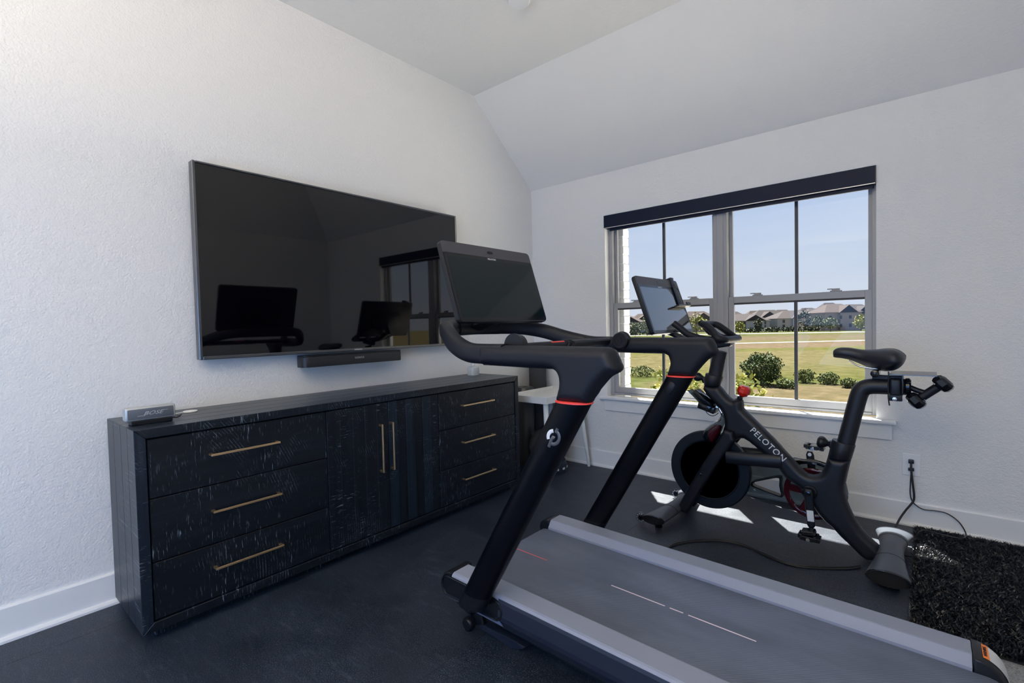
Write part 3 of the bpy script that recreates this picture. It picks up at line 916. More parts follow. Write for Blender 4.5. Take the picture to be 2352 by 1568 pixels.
# touch screen ------------------------------------------------------
def touch_screen(root, name, c, a, b_, w, h, words, disp='screen'):
    c = Vector(c)
    n0 = Vector((math.cos(a), math.sin(a), 0)); u = Vector((-math.sin(a), math.cos(a), 0))
    v = -math.sin(b_) * n0 + Vector((0, 0, math.cos(b_))); n = math.cos(b_) * n0 + Vector((0, 0, math.sin(b_)))
    to3 = lambda p, q, d: c + u * p + v * q + n * d
    def rrect(x0, x1, y0, y1, r, seg=5):
        o_ = []
        for cx, cy, a0 in ((x1 - r, y1 - r, 0), (x0 + r, y1 - r, 90), (x0 + r, y0 + r, 180), (x1 - r, y0 + r, 270)):
            for k in range(seg + 1):
                an = math.radians(a0 + 90 * k / seg); o_.append((cx + r * math.cos(an), cy + r * math.sin(an)))
        return o_
    hs = prism(name, rrect(-w / 2, w / 2, -h / 2, h / 2, 0.016), to3, -0.024, -0.0012, M['black_plastic'], root, bev=0.004)
    band = h * 0.145
    tb_ = [q for q in rrect(-w / 2 + 0.001, w / 2 - 0.001, -h / 2, h / 2 - 0.001, 0.016) if q[1] > 0]
    prism('top_band', tb_ + [(-w / 2 + 0.001, h / 2 - band - 0.0005), (w / 2 - 0.001, h / 2 - band - 0.0005)], to3, -0.016, -0.0004, M['plastic_top'], hs, label='grey textured band above the screen')
    prism('glass_front', rrect(-w / 2 + 0.004, w / 2 - 0.004, -h / 2 + 0.004, h / 2 - band, 0.010), to3, -0.003, 0.0, M['screen_bezel'], hs)
    prism('display', rrect(-w / 2 + 0.020, w / 2 - 0.020, -h / 2 + 0.020, h / 2 - band - 0.016, 0.001, 1), to3, -0.001, 0.0004, M[disp], hs)
    prism('camera_cover', [(0.011 * math.cos(t_) + (0.007 if math.cos(t_) > 0 else -0.007), 0.0062 * math.sin(t_) + h / 2 - band * 0.52) for t_ in np.linspace(0, 2 * math.pi, 21)[:-1]], to3, -0.0015, 0.0012, M['black_gloss'], hs)
    lathe('camera_lens', [(0.0045, 0), (0.0045, 0.0006), (0.0, 0.0007)], to3(-0.006, h / 2 - band * 0.52, 0.0011), n, M['screen_bezel'], hs, n=16)
    text('brand_lettering', words, 0.0105, to3(0, h / 2 - band - 0.0085, 0.0004), u, n, M['logo_white'], hs, spacing=1.1)
    prism('rear_pod', rrect(-0.16, 0.16, -0.10, 0.07, 0.06, 8), to3, -0.052, -0.023, M['black_plastic'], hs, bev=0.010)
    return c, u, v, n, to3, hs
c, u, v, n, to3, hs = touch_screen(td, 'touch_screen', (1.29, -1.908, 1.339), 0.004, 0.311, 0.558, 0.339, 'PELOTON')
tube('screen_neck', [to3(0, -0.06, -0.045), to3(0, -0.14, -0.06), (1.138, YC, 1.151)], [(0.05, 0.018)] * 3, M['black_plastic'], td, n=20)

# base -------------------------------------------------------------
RX0, RX1 = 1.335, 2.782
rail_prof = [(0.250, 0.150), (0.250, 0.2115), (0.254, 0.216), (0.270, 0.2385), (0.275, 0.240), (0.346, 0.240), (0.353, 0.2375), (0.3585, 0.232), (0.362, 0.222), (0.364, 0.175), (0.361, 0.158), (0.352, 0.146), (0.335, 0.118), (0.30, 0.112), (0.25, 0.112)]
for s in (-1, 1):
    V, Fc = [], []
    for x in (RX0, RX1):
        for o_, z in rail_prof: V.append((x, YC + s * o_, tz(x, z)))
    k = len(rail_prof)
    Fc = [(i, (i + 1) % k, (i + 1) % k + k, i + k) for i in range(k)] + [tuple(range(k)), tuple(range(k, 2 * k))]
    ra = mesh_obj('side_rail', V, Fc, M['rail'], td)
    # darker outer cladding
    cl = [(0.3595, 0.231), (0.3632, 0.221), (0.3655, 0.175), (0.3625, 0.157), (0.353, 0.1445), (0.336, 0.1165), (0.330, 0.118), (0.345, 0.150), (0.355, 0.165), (0.356, 0.225)]
    V = []
    for x in (RX0 + 0.235, RX1): V += [(x, YC + s * o_, tz(x, z)) for o_, z in cl]
    k = len(cl)
    Fc = [(i, (i + 1) % k, (i + 1) % k + k, i + k) for i in range(k)] + [tuple(range(k)), tuple(range(k, 2 * k))]
    mesh_obj('side_cladding', V, Fc, M['rail_side'], td)
    # nose cap
    nose = [(RX0 + 0.0, 0.240), (1.318, 0.2395), (1.303, 0.235), (1.289, 0.225), (1.281, 0.211), (1.279, 0.196), (1.283, 0.181), (1.293, 0.169), (1.330, 0.152), (1.395, 0.122), (1.43, 0.114), (1.43, 0.15), (RX0, 0.17)]
    fy = lambda o_: YC + s * o_
    prism('nose_cap', nose, lambda a_, b2, d: (a_, fy(d), tz(a_, b2)), 0.252, 0.361, M['black_plastic'], td, bev=0.006, seg=3)
    # glossy recess around the post foot, with a raised rim
    rim = []
    for cx, a0 in ((1.318, 90), (1.553, 270)):
        for kk in range(9):
            an = math.radians(a0 + kk * 22.5); rim.append((cx + 0.033 * math.cos(an), 0.190 + 0.036 * math.sin(an)))
    prism('recess_panel', rim, lambda a_, b2, d: (a_, fy(d), tz(a_, b2)), 0.340, 0.3645, M['black_gloss'], td)
    tube('recess_rim', [(a_, fy(0.3650), tz(a_, b2)) for a_, b2 in rim + rim[:2]], 0.0042, M['black_gloss'], td, n=8, ref=(0, 1, 0))
    box('recess_ledge', 1.305, 1.565, fy(0.350), fy(0.378), tz(1.43, 0.1565), tz(1.43, 0.1605), M['rail_side'], td, bev=0.001)
    # rear cap
    rear = [(RX1 + 0.002, 0.2405), (2.800, 0.2395), (2.818, 0.234), (2.838, 0.219), (2.853, 0.196), (2.862, 0.165), (2.866, 0.12), (2.866, 0.06), (2.845, 0.045), (2.80, 0.06), (RX1 + 0.002, 0.112)]
    rc = prism('rear_cap', rear, lambda a_, b2, d: (a_, fy(d), tz(a_, b2)), 0.250, 0.364, M['black_plastic'], td, bev=0.007, seg=3)
    if s > 0:
        def strip(nm, i0, i1, o0, o1, mt):
            V, Fc = [], []
            arc = rear[1:6]
            pts = catmull([(a_, 0, b2) for a_, b2 in arc], 8)
            L_ = pts[int(i0):int(i1) + 1]
            for p in L_:
                V += [(p.x + 0.0006, fy(o0), tz(p.x, p.z) + 0.0008), (p.x + 0.0006, fy(o1), tz(p.x, p.z) + 0.0008)]
            Fc = [(2 * i, 2 * i + 1, 2 * i + 3, 2 * i + 2) for i in range(len(L_) - 1)]
            return mesh_obj(nm, V, Fc, mt, rc)
        strip('warning_label', 2, 8, 0.275, 0.350, M['orange']).__setitem__('label', 'orange warning band')
        strip('warning_text_panel', 8, 30, 0.275, 0.350, M['label_white']).__setitem__('label', 'white warning text panel')
        xa = catmull([(a_, 0, b2) for a_, b2 in rear[1:6]], 8)
        pm = xa[5]
        text('warning_lettering', 'WARNING', 0.011, (pm.x, fy(0.312), tz(pm.x, pm.z) + 0.0022), (0, 1, 0), (0.25, 0, 1), M['black_plastic'], rc)
# belt: closed loop with rounded ends
lp = []
BT, BR = 0.203, 0.040
for kk in range(9):
    an = math.radians(90 + 22.5 * kk); lp.append((1.325 + BR * math.cos(an), BT - BR + BR * math.sin(an)))
for kk in range(9):
    an = math.radians(270 + 22.5 * kk); lp.append((2.815 + BR * math.cos(an), BT - BR + BR * math.sin(an)))
k = len(lp)
V = [(a_, YC + o_, tz(a_, b2)) for o_ in (-0.247, 0.247) for a_, b2 in lp]
Fc = [(i, (i + 1) % k, (i + 1) % k + k, i + k) for i in range(k)] + [tuple(range(k)), tuple(range(k, 2 * k))]
mesh_obj('running_belt', V, Fc, M['belt'], td, smooth=True, auto=40)
YM = -1.8925
for x0, x1, mt, lb in ((1.30, 1.507, 'belt_mark_red', 'red centre line on the belt'), (1.800, 2.005, 'belt_mark', None), (2.022, 2.068, 'belt_mark', None), (2.085, 2.292, 'belt_mark', None)):
    V = [(x, YM + o_, tz(x, BT) + 0.0006 + dz) for dz in (0, -0.001) for x in (x0, x1) for o_ in (-0.0022, 0.0022)]
    ob = mesh_obj('belt_mark', V, [(0, 1, 3, 2), (4, 5, 7, 6), (0, 1, 5, 4), (2, 3, 7, 6), (0, 2, 6, 4), (1, 3, 7, 5)], M[mt], td)
    if lb: ob['label'] = lb
V = []
dk = [(1.36, 0.155), (2.78, 0.155), (2.78, 0.06), (1.46, 0.085)]
prism('deck_frame', dk, lambda a_, b2, d: (a_, d, tz(a_, b2)), YC - 0.30, YC + 0.30, M['black_plastic'], td)
for s in (-1, 1):
    wy = YC + s * 0.30
    w = P(1072, 1430, 'y', -2.205)
    lathe('transport_wheel', [(0.010, 0.012), (0.020, 0.011), (0.0245, 0.006), (0.0255, 0.0), (0.0255, -0.014), (0.010, -0.014)], (w.x, wy, 0.0262), (0, s, 0), M['black_plastic'], td, n=28)
    obox('wheel_bracket', (w.x + 0.02, YC + s * 0.270, 0.068), (0.03, 0, 0.012), (0, 0.012, 0), (-0.012, 0, 0.045), M['black_plastic'], td, bev=0.004)
    sk = [P(x, y, 'y', -2.175) for x, y in ((1097, 1429), (1099, 1442), (1165, 1485), (1178, 1491), (1195, 1492), (1206, 1487), (1176, 1470))]
    sk = [(p.x, max(p.z, 0.001)) for p in sk]
    prism('leveling_skid', sk, lambda a_, b2, d: (a_, YC + s * d, b2), 0.245, 0.276, M['rail_side'], td, bev=0.003)
    lathe('rear_foot', [(0.028, 0.0006), (0.03, 0.006), (0.024, 0.02), (0.012, 0.022), (0.012, 0.06)], (2.72, YC + s * 0.25, 0), (0, 0, 1), M['black_plastic'], td, n=20)
# brand emblem on the left post
EY = YL - 0.0355
def em(pts): return [P(1160 + x / 5.227, 820 + y / 5.227, 'y', EY) for x, y in pts]
ring = [(585 + 66 * math.cos(a_), 965 + 80 * math.sin(a_)) for a_ in np.linspace(-0.95, 2.0, 16)]
cres = [(580 + 62 * math.cos(a_), 955 + 70 * math.sin(a_)) for a_ in np.linspace(2.75, 4.75, 12)]
logo = thing('x', 'x', 'x'); bpy.data.objects.remove(logo)
def ribbon(pts, r=0.0052): return (pts, [(r, 0.0022)] * len(pts))
em_p = [ribbon(em([(632, 855), (608, 905)])), ribbon(em(ring)), ribbon(em([(596, 975), (578, 957), (558, 985), (525, 1076)]))]
tubes('emblem', em_p, M['logo_grey'], td, n=8, ref=(0, 1, 0))
tubes('emblem_crescent', [ribbon(em(cres), 0.0060)], M['logo_white'], td, n=8, ref=(0, 1, 0))
# slot on the inner face of the right post
s0, s1 = P(1545, 881, 'y', YR - 0.0345), P(1532, 902, 'y', YR - 0.0345)
tube('post_slot', [s0 + (s0 - s1) * 0.1, s0, s1, s1 + (s1 - s0) * 0.1], [(0.007, 0.003), (0.0150, 0.0045), (0.0150, 0.0045), (0.007, 0.003)], M['black_plastic'], td, n=16, ref=(0, 1, 0))

# ================================================================== EXERCISE BIKE
YB = -0.63
bk = thing('exercise_bike', 'black upright exercise bike with tablet screen under the window', 'bike', (2.05, YB, 0))
def bp(pts, y=YB): return [(P(px, py, 'y', y).x, P(px, py, 'y', y).z) for px, py in pts]
def bv(px, py, y=YB): return P(px, py, 'y', y)
FRAME = [(1618.1, 881.3), (1616.7, 893), (1624, 906), (1640, 923), (1653.3, 936), (1660.7, 947.5), (1664.8, 962), (1664.5, 977), (1659.2, 993), (1648, 1012), (1640, 1026),
         (1652, 1040), (1671, 1033.9), (1681, 1020.7), (1691.5, 1010.4), (1700, 1006), (1710.5, 1006.7), (1720.8, 1013), (1735, 1024), (1747, 1035), (1767, 1052), (1789, 1074.3), (1803, 1094), (1825.5, 1109.4), (1838, 1119),
         (1843, 1128), (1851, 1146), (1868, 1161), (1877.8, 1176), (1896, 1196.5), (1911, 1208), (1929, 1228), (1945, 1243), (1960.8, 1258.7), (1975, 1273), (1990, 1284), (2020, 1286), (2036, 1277), (2033, 1266), (2022, 1254), (2010.2, 1243), (1996, 1230), (1982, 1215), (1972, 1200), (1963, 1185.4), (1955, 1169), (1947.5, 1150), (1942.5, 1130), (1942.2, 1112), (1947, 1089.5), (1955.8, 1053),
         (1901.9, 1046.4), (1898, 1059), (1894, 1071), (1888.5, 1081.5), (1880, 1087), (1870, 1088.7), (1858, 1086.5), (1848, 1080.5), (1838, 1070.5), (1828, 1059.5), (1804, 1033), (1780, 1006.5), (1745, 972), (1710.4, 938.2), (1708.6, 926), (1707.6, 918.6), (1700, 915.2), (1692, 914.2), (1685.6, 916.5), (1678, 912), (1668, 901), (1654.8, 884.3)]
inflate('frame', bp(FRAME), 0.042, 0.034, YB, M['frame_paint'], bk, step=0.006)
STRUT = [(1663, 985), (1650, 1010), (1612, 1067), (1583, 1116), (1555, 1165), (1560, 1172), (1578, 1178), (1584, 1172), (1609, 1130), (1640, 1082), (1664, 1046), (1690, 1012), (1685, 990)]
ST = bp(STRUT, -0.69)
for yy in (-0.69, 2 * YB + 0.69):
    st = inflate('fork_leg', ST, 0.020, 0.020, yy, M['frame_paint'], bk, step=0.006)
    a = bv(1669, 1049, -0.69); b_ = bv(1792, 1062, -0.69)
    tube('lower_tube', [(a.x, yy, a.z), ((a.x + b_.x) / 2, yy, (a.z + b_.z) / 2), (b_.x, yy + (0.02 if yy < YB else -0.02), b_.z)], [(0.020, 0.036)] * 3, M['frame_paint'], bk, n=20)
    ab = bv(1613, 1087, -0.69)
    if yy < YB:
        lathe('axle_bolt', [(0.008, 0), (0.008, 0.004), (0.005, 0.005), (0.0, 0.005)], (ab.x, yy - 0.020, ab.z), (0, -1, 0), M['black_gloss'], bk, n=16)
# flywheel
FWX, FWZ = 1.739, 0.3135
lathe('flywheel', [(0.0, 0.004), (0.030, 0.004), (0.032, 0.010), (0.148, 0.010), (0.152, 0.006), (0.156, 0.006), (0.162, 0.016), (0.168, 0.020), (0.215, 0.020), (0.221, 0.014), (0.221, -0.014), (0.215, -0.020), (0.168, -0.020), (0.15, -0.006), (0.0, -0.006)], (FWX, YB, FWZ), (0, -1, 0), M['flywheel'], bk, n=72, auto=30)
lathe('flywheel_rim', [(0.1690, 0.0198), (0.1695, 0.0206), (0.2140, 0.0206), (0.2145, 0.0198)], (FWX, YB, FWZ), (0, -1, 0), M['flywheel_rim'], bk, n=72)
lathe('flywheel_ring', [(0.1655, 0.0195), (0.1645, 0.0215), (0.1610, 0.0185), (0.1625, 0.0160)], (FWX, YB, FWZ), (0, -1, 0), M['rail_side'], bk, n=72)
lathe('flywheel_hub', [(0.020, 0.0), (0.020, 0.030), (0.014, 0.036), (0.0, 0.036)], (FWX, YB, FWZ), (0, -1, 0), M['black_gloss'], bk, n=24)
# brake cover: clear tear-drop with dark red inside
TEAR = [(1659, 949), (1655, 958), (1647, 967), (1632, 974), (1620, 984), (1614.5, 995), (1615, 1003), (1621, 1012), (1631, 1021), (1637.5, 1025.5), (1648, 1008), (1658, 990), (1663.5, 975), (1664, 962)]
inflate('brake_cover', bp(TEAR, -0.665), 0.040, 0.035, -0.665, M['smoke'], bk, step=0.006)
RED = [(1640, 975), (1652, 974), (1659, 978), (1655, 992), (1646, 1008), (1638, 1018), (1629, 1010), (1625, 996), (1627, 986)]
inflate('brake_block', bp(RED, -0.665), 0.030, 0.022, -0.665, M['cover_red'], bk, step=0.006)
tube('brake_chrome_neck', [bv(1652, 938, -0.655), bv(1658, 948, -0.655), bv(1655, 962, -0.655), bv(1640, 972, -0.66)], [0.007, 0.008, 0.008, 0.005], M['chrome'], bk, n=14)
# belt guard with triangular cut-out and red ring
GUARD = [(1655, 1062), (1700, 1050), (1760, 1040), (1800, 1037), (1815, 1052), (1825, 1050), (1845, 1053.5), (1872, 1055), (1893, 1062), (1912, 1074), (1930, 1093), (1944, 1110), (1949, 1133), (1947, 1152), (1938, 1170), (1924, 1184), (1905, 1192), (1889, 1190), (1860, 1183), (1800, 1167), (1740, 1148), (1700, 1134), (1660, 1118)]
HOLE = [(1725, 1107), (1732, 1103), (1760, 1097), (1788, 1092), (1795, 1093), (1796, 1100), (1795, 1112), (1798, 1128), (1801, 1137), (1797, 1140), (1760, 1127), (1730, 1115), (1725, 1111)]
HY = -0.535
hubc = bv(1868, 1131, HY)
inflate('belt_guard', bp(GUARD, HY), 0.020, 0.010, HY, M['smoke'], bk, step=0.009, h0=0.004, holes=[bp(HOLE, HY)])
inflate('guard_trim', bp(HOLE, HY), 0.0225, 0.004, HY, M['black_gloss'], bk, step=0.008, h0=0.021, holes=[[(x * 0.86 + 0.14 * np.mean([q[0] for q in bp(HOLE, HY)]), z * 0.86 + 0.14 * np.mean([q[1] for q in bp(HOLE, HY)])) for x, z in bp(HOLE, HY)]])
rr1 = hubc.x - bv(1802, 1108, HY).x
rr0 = rr1 - 0.026
cw = [(hubc.x + rr1 * math.cos(a_), hubc.z + rr1 * math.sin(a_)) for a_ in np.linspace(0, 2 * math.pi, 41)[:-1]]
ci = [(hubc.x + rr0 * math.cos(a_), hubc.z + rr0 * math.sin(a_)) for a_ in np.linspace(0, 2 * math.pi, 41)[:-1]]
inflate('drive_ring', cw, 0.009, 0.006, HY - 0.016, M['deep_red'], bk, step=0.010, h0=0.004, holes=[ci])
for k in range(5):
    an = math.radians(100 + 72 * k)
    obox('drive_spoke', (hubc.x + rr0 * 0.55 * math.cos(an), HY - 0.016, hubc.z + rr0 * 0.55 * math.sin(an)), (rr0 * 0.47 * math.cos(an), 0, rr0 * 0.47 * math.sin(an)), (0, 0.006, 0), (-0.018 * math.sin(an), 0, 0.018 * math.cos(an)), M['deep_red'], bk, bev=0.003)
lathe('drive_hub', [(0.045, -0.01), (0.045, 0.012), (0.02, 0.014), (0.0, 0.014)], (hubc.x, HY - 0.016, hubc.z), (0, -1, 0), M['deep_red'], bk, n=28)
rg_ = bv(1868, 1060, HY).z - hubc.z
ga = [(hubc.x + rg_ * math.cos(a_), HY - 0.004, hubc.z + rg_ * math.sin(a_)) for a_ in np.linspace(math.radians(35), math.radians(140), 22)]
tube('guard_top_band', ga, [(0.013, 0.009)] * len(ga), M['black_gloss'], bk, n=12, ref=(0, 1, 0))
# cranks and pedals
def pedal(x, y, z, sgn):
    pd = boxes('pedal', [(x - 0.036, x + 0.036, y - 0.040, y - 0.026, z - 0.010, z + 0.010), (x - 0.036, x + 0.036, y + 0.026, y + 0.040, z - 0.010, z + 0.010),
                         (x - 0.046, x - 0.026, y - 0.03, y + 0.03, z - 0.006, z + 0.014), (x + 0.026, x + 0.046, y - 0.03, y + 0.03, z - 0.014, z + 0.006), (x - 0.020, x + 0.020, y - 0.042, y + 0.042, z - 0.011, z + 0.011)], M['black_gloss'], bk, bev=0.003)
    lathe('pedal_axle', [(0.0085, -0.05), (0.0085, 0.07), (0.0, 0.07)], (x, y, z), (0, -sgn, 0), M['chrome'], pd, n=14)
    return pd
c0 = bv(1857, 1132.5, -0.705); c1 = bv(1864.5, 1205, -0.705)
lathe('crank_bearing', [(0.033, 0.0), (0.033, 0.022), (0.029, 0.026), (0.0, 0.026)], (c0.x, -0.668, c0.z), (0, -1, 0), M['black_gloss'], bk, n=32)
cl_ = [(c0.x - 0.020, c0.z + 0.012), (c0.x - 0.012, c0.z + 0.021), (c0.x + 0.012, c0.z + 0.021), (c0.x + 0.020, c0.z + 0.012), (c1.x + 0.016, c1.z), (c1.x + 0.008, c1.z - 0.014), (c1.x - 0.010, c1.z - 0.014), (c1.x - 0.018, c1.z)]
ca = inflate('crank_arm', cl_, 0.010, 0.007, -0.712, M['black_matte'], bk, step=0.005, h0=0.004)
lathe('crank_bolt', [(0.0125, 0.0), (0.0125, 0.003), (0.008, 0.004), (0.008, 0.002), (0.0, 0.002)], (c0.x, -0.7215, c0.z), (0, -1, 0), M['black_gloss'], ca, n=20)
lc = bv(1861.3, 1184.7, -0.7225)
dcr = (Vector((c1.x, 0, c1.z)) - Vector((c0.x, 0, c0.z))).normalized()
obox('crank_sticker', (lc.x, -0.7225, lc.z), dcr * 0.027, (0, 0.0004, 0), Vector((-dcr.z, 0, dcr.x)) * 0.0145, M['label_white'], ca, label='small white sticker')
pe = bv(1860, 1231, -0.76)
pedal(pe.x, -0.765, pe.z, -1)
ob = obox('pedal_cage', (pe.x - 0.004, -0.765, pe.z + 0.022), (0.028, 0, 0.004), (0, 0.03, 0), (-0.003, 0, 0.010), M['black_gloss'], bk, bev=0.004)
f1 = bv(1861, 1042, -0.50)
inflate('crank_arm', [(f1.x - 0.018, f1.z - 0.004), (f1.x - 0.012, f1.z + 0.014), (f1.x + 0.010, f1.z + 0.014), (f1.x + 0.018, f1.z - 0.004), (hubc.x + 0.018, hubc.z), (hubc.x - 0.018, hubc.z)], 0.010, 0.007, -0.505, M['black_matte'], bk, step=0.006, h0=0.004)
lathe('crank_bolt', [(0.009, 0), (0.009, 0.004), (0.006, 0.005), (0, 0.005)], (f1.x, -0.516, f1.z), (0, -1, 0), M['label_white'], bk, n=16)
pedal(f1.x + 0.012, -0.452, f1.z + 0.03, 1)

# collars, pull knobs
def pear(name, a, b_, r0, mt):
    a, b_ = Vector(a), Vector(b_)
    L_ = (b_ - a).length
    prof = [(0.0, 0.0), (r0 * 0.55, 0.03 * L_), (r0 * 0.9, 0.14 * L_), (r0, 0.30 * L_), (r0 * 0.92, 0.45 * L_), (r0 * 0.62, 0.62 * L_), (r0 * 0.42, 0.74 * L_), (r0 * 0.38, 0.86 * L_), (r0 * 0.46, 0.87 * L_), (r0 * 0.46, L_)]
    return lathe(name, prof, a, b_ - a, mt, bk, n=28, auto=50)
def collar(name, tl, tr, bl, br, b_half, mt):
    tl, tr, bl, br = [bv(*q) for q in (tl, tr, bl, br)]
    V = []
    n_ = 32
    rows = [(bl, br, 0.97), (bl.lerp(tl, 0.04), br.lerp(tr, 0.04), 1.0), (bl.lerp(tl, 0.95), br.lerp(tr, 0.95), 1.0), (tl, tr, 0.96)]
    for l, r_, sc2 in rows:
        c_ = (l + r_) / 2; hx = (r_ - l) / 2 * sc2
        for k in range(n_):
            an = 2 * math.pi * k / n_
            V.append(c_ + hx * math.cos(an) + Vector((0, 1, 0)) * (b_half * sc2 * math.sin(an)))
    Fc = [(i * n_ + k, i * n_ + (k + 1) % n_, (i + 1) * n_ + (k + 1) % n_, (i + 1) * n_ + k) for i in range(3) for k in range(n_)] + [tuple(range(n_)), tuple(3 * n_ + k for k in range(n_))]
    return mesh_obj(name, V, Fc, mt, bk, smooth=True, auto=40)
collar('handlebar_collar', (1621.5, 856), (1661, 865.5), (1617.5, 883), (1656, 886), 0.048, M['frame_paint'])
collar('seat_collar', (1911.5, 1007), (1966, 1022), (1901.5, 1047.5), (1956.5, 1053.5), 0.050, M['frame_paint'])
collar('collar_boss', (1611, 865), (1626, 868), (1612, 876), (1624, 882), 0.016, M['frame_paint'])
collar('collar_boss', (1901, 1013), (1917, 1010), (1903, 1024), (1915, 1034), 0.017, M['frame_paint'])
pear('pull_knob', bv(1594, 863), bv(1622, 870), 0.026, M['black_plastic'])
pear('pull_knob', bv(1876, 1012), bv(1911, 1021), 0.031, M['black_plastic'])
# resistance knob
tube('resistance_stem', [bv(1699.5, 916), bv(1704, 904)], 0.007, M['black_plastic'], bk, n=14)
lathe('stem_ring', [(0.014, -0.004), (0.015, 0.0), (0.014, 0.006), (0.009, 0.009)], bv(1699.5, 914), (0.25, 0, 1), M['black_plastic'], bk, n=20)
rk = bv(1708.5, 897)
lathe('resistance_knob', [(0.008, -0.036), (0.022, -0.028), (0.033, -0.010), (0.034, 0.006), (0.029, 0.019), (0.020, 0.026), (0.0, 0.028)], rk, (0.30, 0, 1), M['red_gloss'], bk, n=9, auto=25, label='red faceted resistance knob')
# handlebar stem and bars
tube('handlebar_post', [bv(1641, 872), bv(1648, 838), bv(1654.5, 806)], [(0.0385, 0.030)] * 3, M['frame_paint'], bk, n=28, ref=(0, 1, 0))
hm = bv(1662, 796)
obox('handlebar_clamp', (hm.x - 0.035, YB, hm.z + 0.012), (0.075, 0, 0.012), (0, 0.028, 0), (-0.004, 0, 0.020), M['frame_paint'], bk, bev=0.008, seg=3)
br_ = 0.0190
rf, ff, fn_ = bv(1699, 776, YB + 0.14), bv(1637, 745, YB + 0.085), bv(1609, 745, YB - 0.085)
fx_m, fz_m = (ff.x + fn_.x) / 2, (ff.z + fn_.z) / 2
loop_pts = []
for sg in (1, -1):
    q_ = [(rf.x, YB + sg * 0.00, rf.z - 0.003), (rf.x, YB + sg * 0.085, rf.z - 0.002), (rf.x - 0.006, YB + sg * 0.128, rf.z), (rf.x - 0.035, YB + sg * 0.142, rf.z + 0.010), ((rf.x + fx_m) / 2, YB + sg * 0.112, (rf.z + fz_m) / 2 + 0.004), (fx_m + 0.030, YB + sg * 0.094, fz_m - 0.006), (fx_m + 0.004, YB + sg * 0.074, fz_m), (fx_m - 0.004, YB + sg * 0.030, fz_m)]
    loop_pts = q_ + [(fx_m - 0.004, YB, fz_m)] if sg == 1 else loop_pts + q_[::-1]
hbp = catmull(loop_pts, 6)
V, Fc = tube_data(hbp, br_, 16)
mesh_obj('handlebar', V, Fc, M['black_foam'], bk, smooth=True, auto=50)
for sd_ in (-1, 1):
    tp, lw_ = bv(1546, 741, YB - 0.21), bv(1578, 767, YB - 0.185)
    hpth = catmull([(rf.x - 0.02, YB + sd_ * 0.125, rf.z - 0.004), (rf.x - 0.10, YB + sd_ * 0.155, rf.z + 0.004), (lw_.x + 0.035, YB + sd_ * 0.172, lw_.z - 0.014), (lw_.x, YB + sd_ * 0.185, lw_.z + 0.002), (lw_.x * 0.5 + tp.x * 0.5, YB + sd_ * 0.198, (lw_.z + tp.z) / 2 + 0.002), (tp.x, YB + sd_ * 0.21, tp.z)], 5)
    tube('handlebar_horn', hpth, [0.0185] * (len(hpth) - 1) + [0.0155], M['black_foam'], bk, n=16)
obox('arm_pad', ((rf.x + fx_m) / 2, YB, (rf.z + fz_m) / 2 - 0.020), ((rf.x - fx_m) / 2 - 0.02, 0, (rf.z - fz_m) / 2), (0, 0.030, 0), (0.002, 0, 0.004), M['black_plastic'], bk, bev=0.003, seg=2)
# tablet screen
c, u, v, n, to3, hs2 = touch_screen(bk, 'tablet_screen', (1.495, -0.635, 1.262), -0.018, 0.33, 0.575, 0.349, 'PELOTON', 'tablet_display')
tube('screen_arm', [(1.70, YB, 1.05), (1.60, YB, 1.06), (1.46, YB, 1.12), to3(0, -0.04, -0.045)], [(0.03, 0.018)] * 4, M['black_plastic'], bk, n=16)
# bottle / phone tray in front of the neck
for dy in (-0.055, 0.045):
    T0 = [(1582, 894), (1616, 934)]
    a, b_ = bv(1582, 895, YB + dy), bv(1641, 934, YB + dy)
    d_ = (b_ - a)
    mid = bv(1612, 922, YB + dy)
    prism('bottle_cage', [(a.x, a.z), (a.x + 0.012, a.z + 0.004), (b_.x - 0.005, b_.z + 0.02), (b_.x, b_.z), (mid.x, mid.z - 0.008)], lambda p_, q_, d2: (p_, YB + dy + d2, q_), -0.030, 0.030, M['smoke'], bk, bev=0.002, seg=1)
a = bv(1601, 893, -0.66); b_ = bv(1640, 928, -0.66)
dd_ = (b_ - a).normalized()
obox('cage_spine', (a + b_) / 2 + Vector((-0.008, 0, -0.010)), dd_ * ((b_ - a).length / 2), (0, 0.045, 0), Vector((dd_.z, 0, -dd_.x)) * 0.014, M['black_gloss'], bk, bev=0.004, seg=2)
obox('cage_base', bv(1627, 934, -0.66), (0.045, 0, -0.014), (0, 0.045, 0), (0.004, 0, 0.018), M['black_gloss'], bk, bev=0.004, seg=2)
lathe('cage_bolt', [(0.008, 0), (0.008, 0.006), (0, 0.008)], bv(1646.5, 935.5, -0.69), (0, -1, 0), M['chrome'], bk, n=14)
tube('brake_wire', catmull([bv(1619, 937, -0.69), bv(1624, 948, -0.70), bv(1634, 954.5, -0.69), bv(1643, 953, -0.67), bv(1650, 948, -0.65)], 6), 0.0022, M['black_cord'], bk, n=8)
# lettering along the down tube
d0, d1 = bv(1731, 990, -0.6722), bv(1797, 1052, -0.6722)
text('brand_lettering', 'PELOTON', 0.044, ((d0 + d1) / 2), (d1 - d0), (0, -1, 0), M['logo_white'], bk, spacing=1.12, extrude=0.0012)

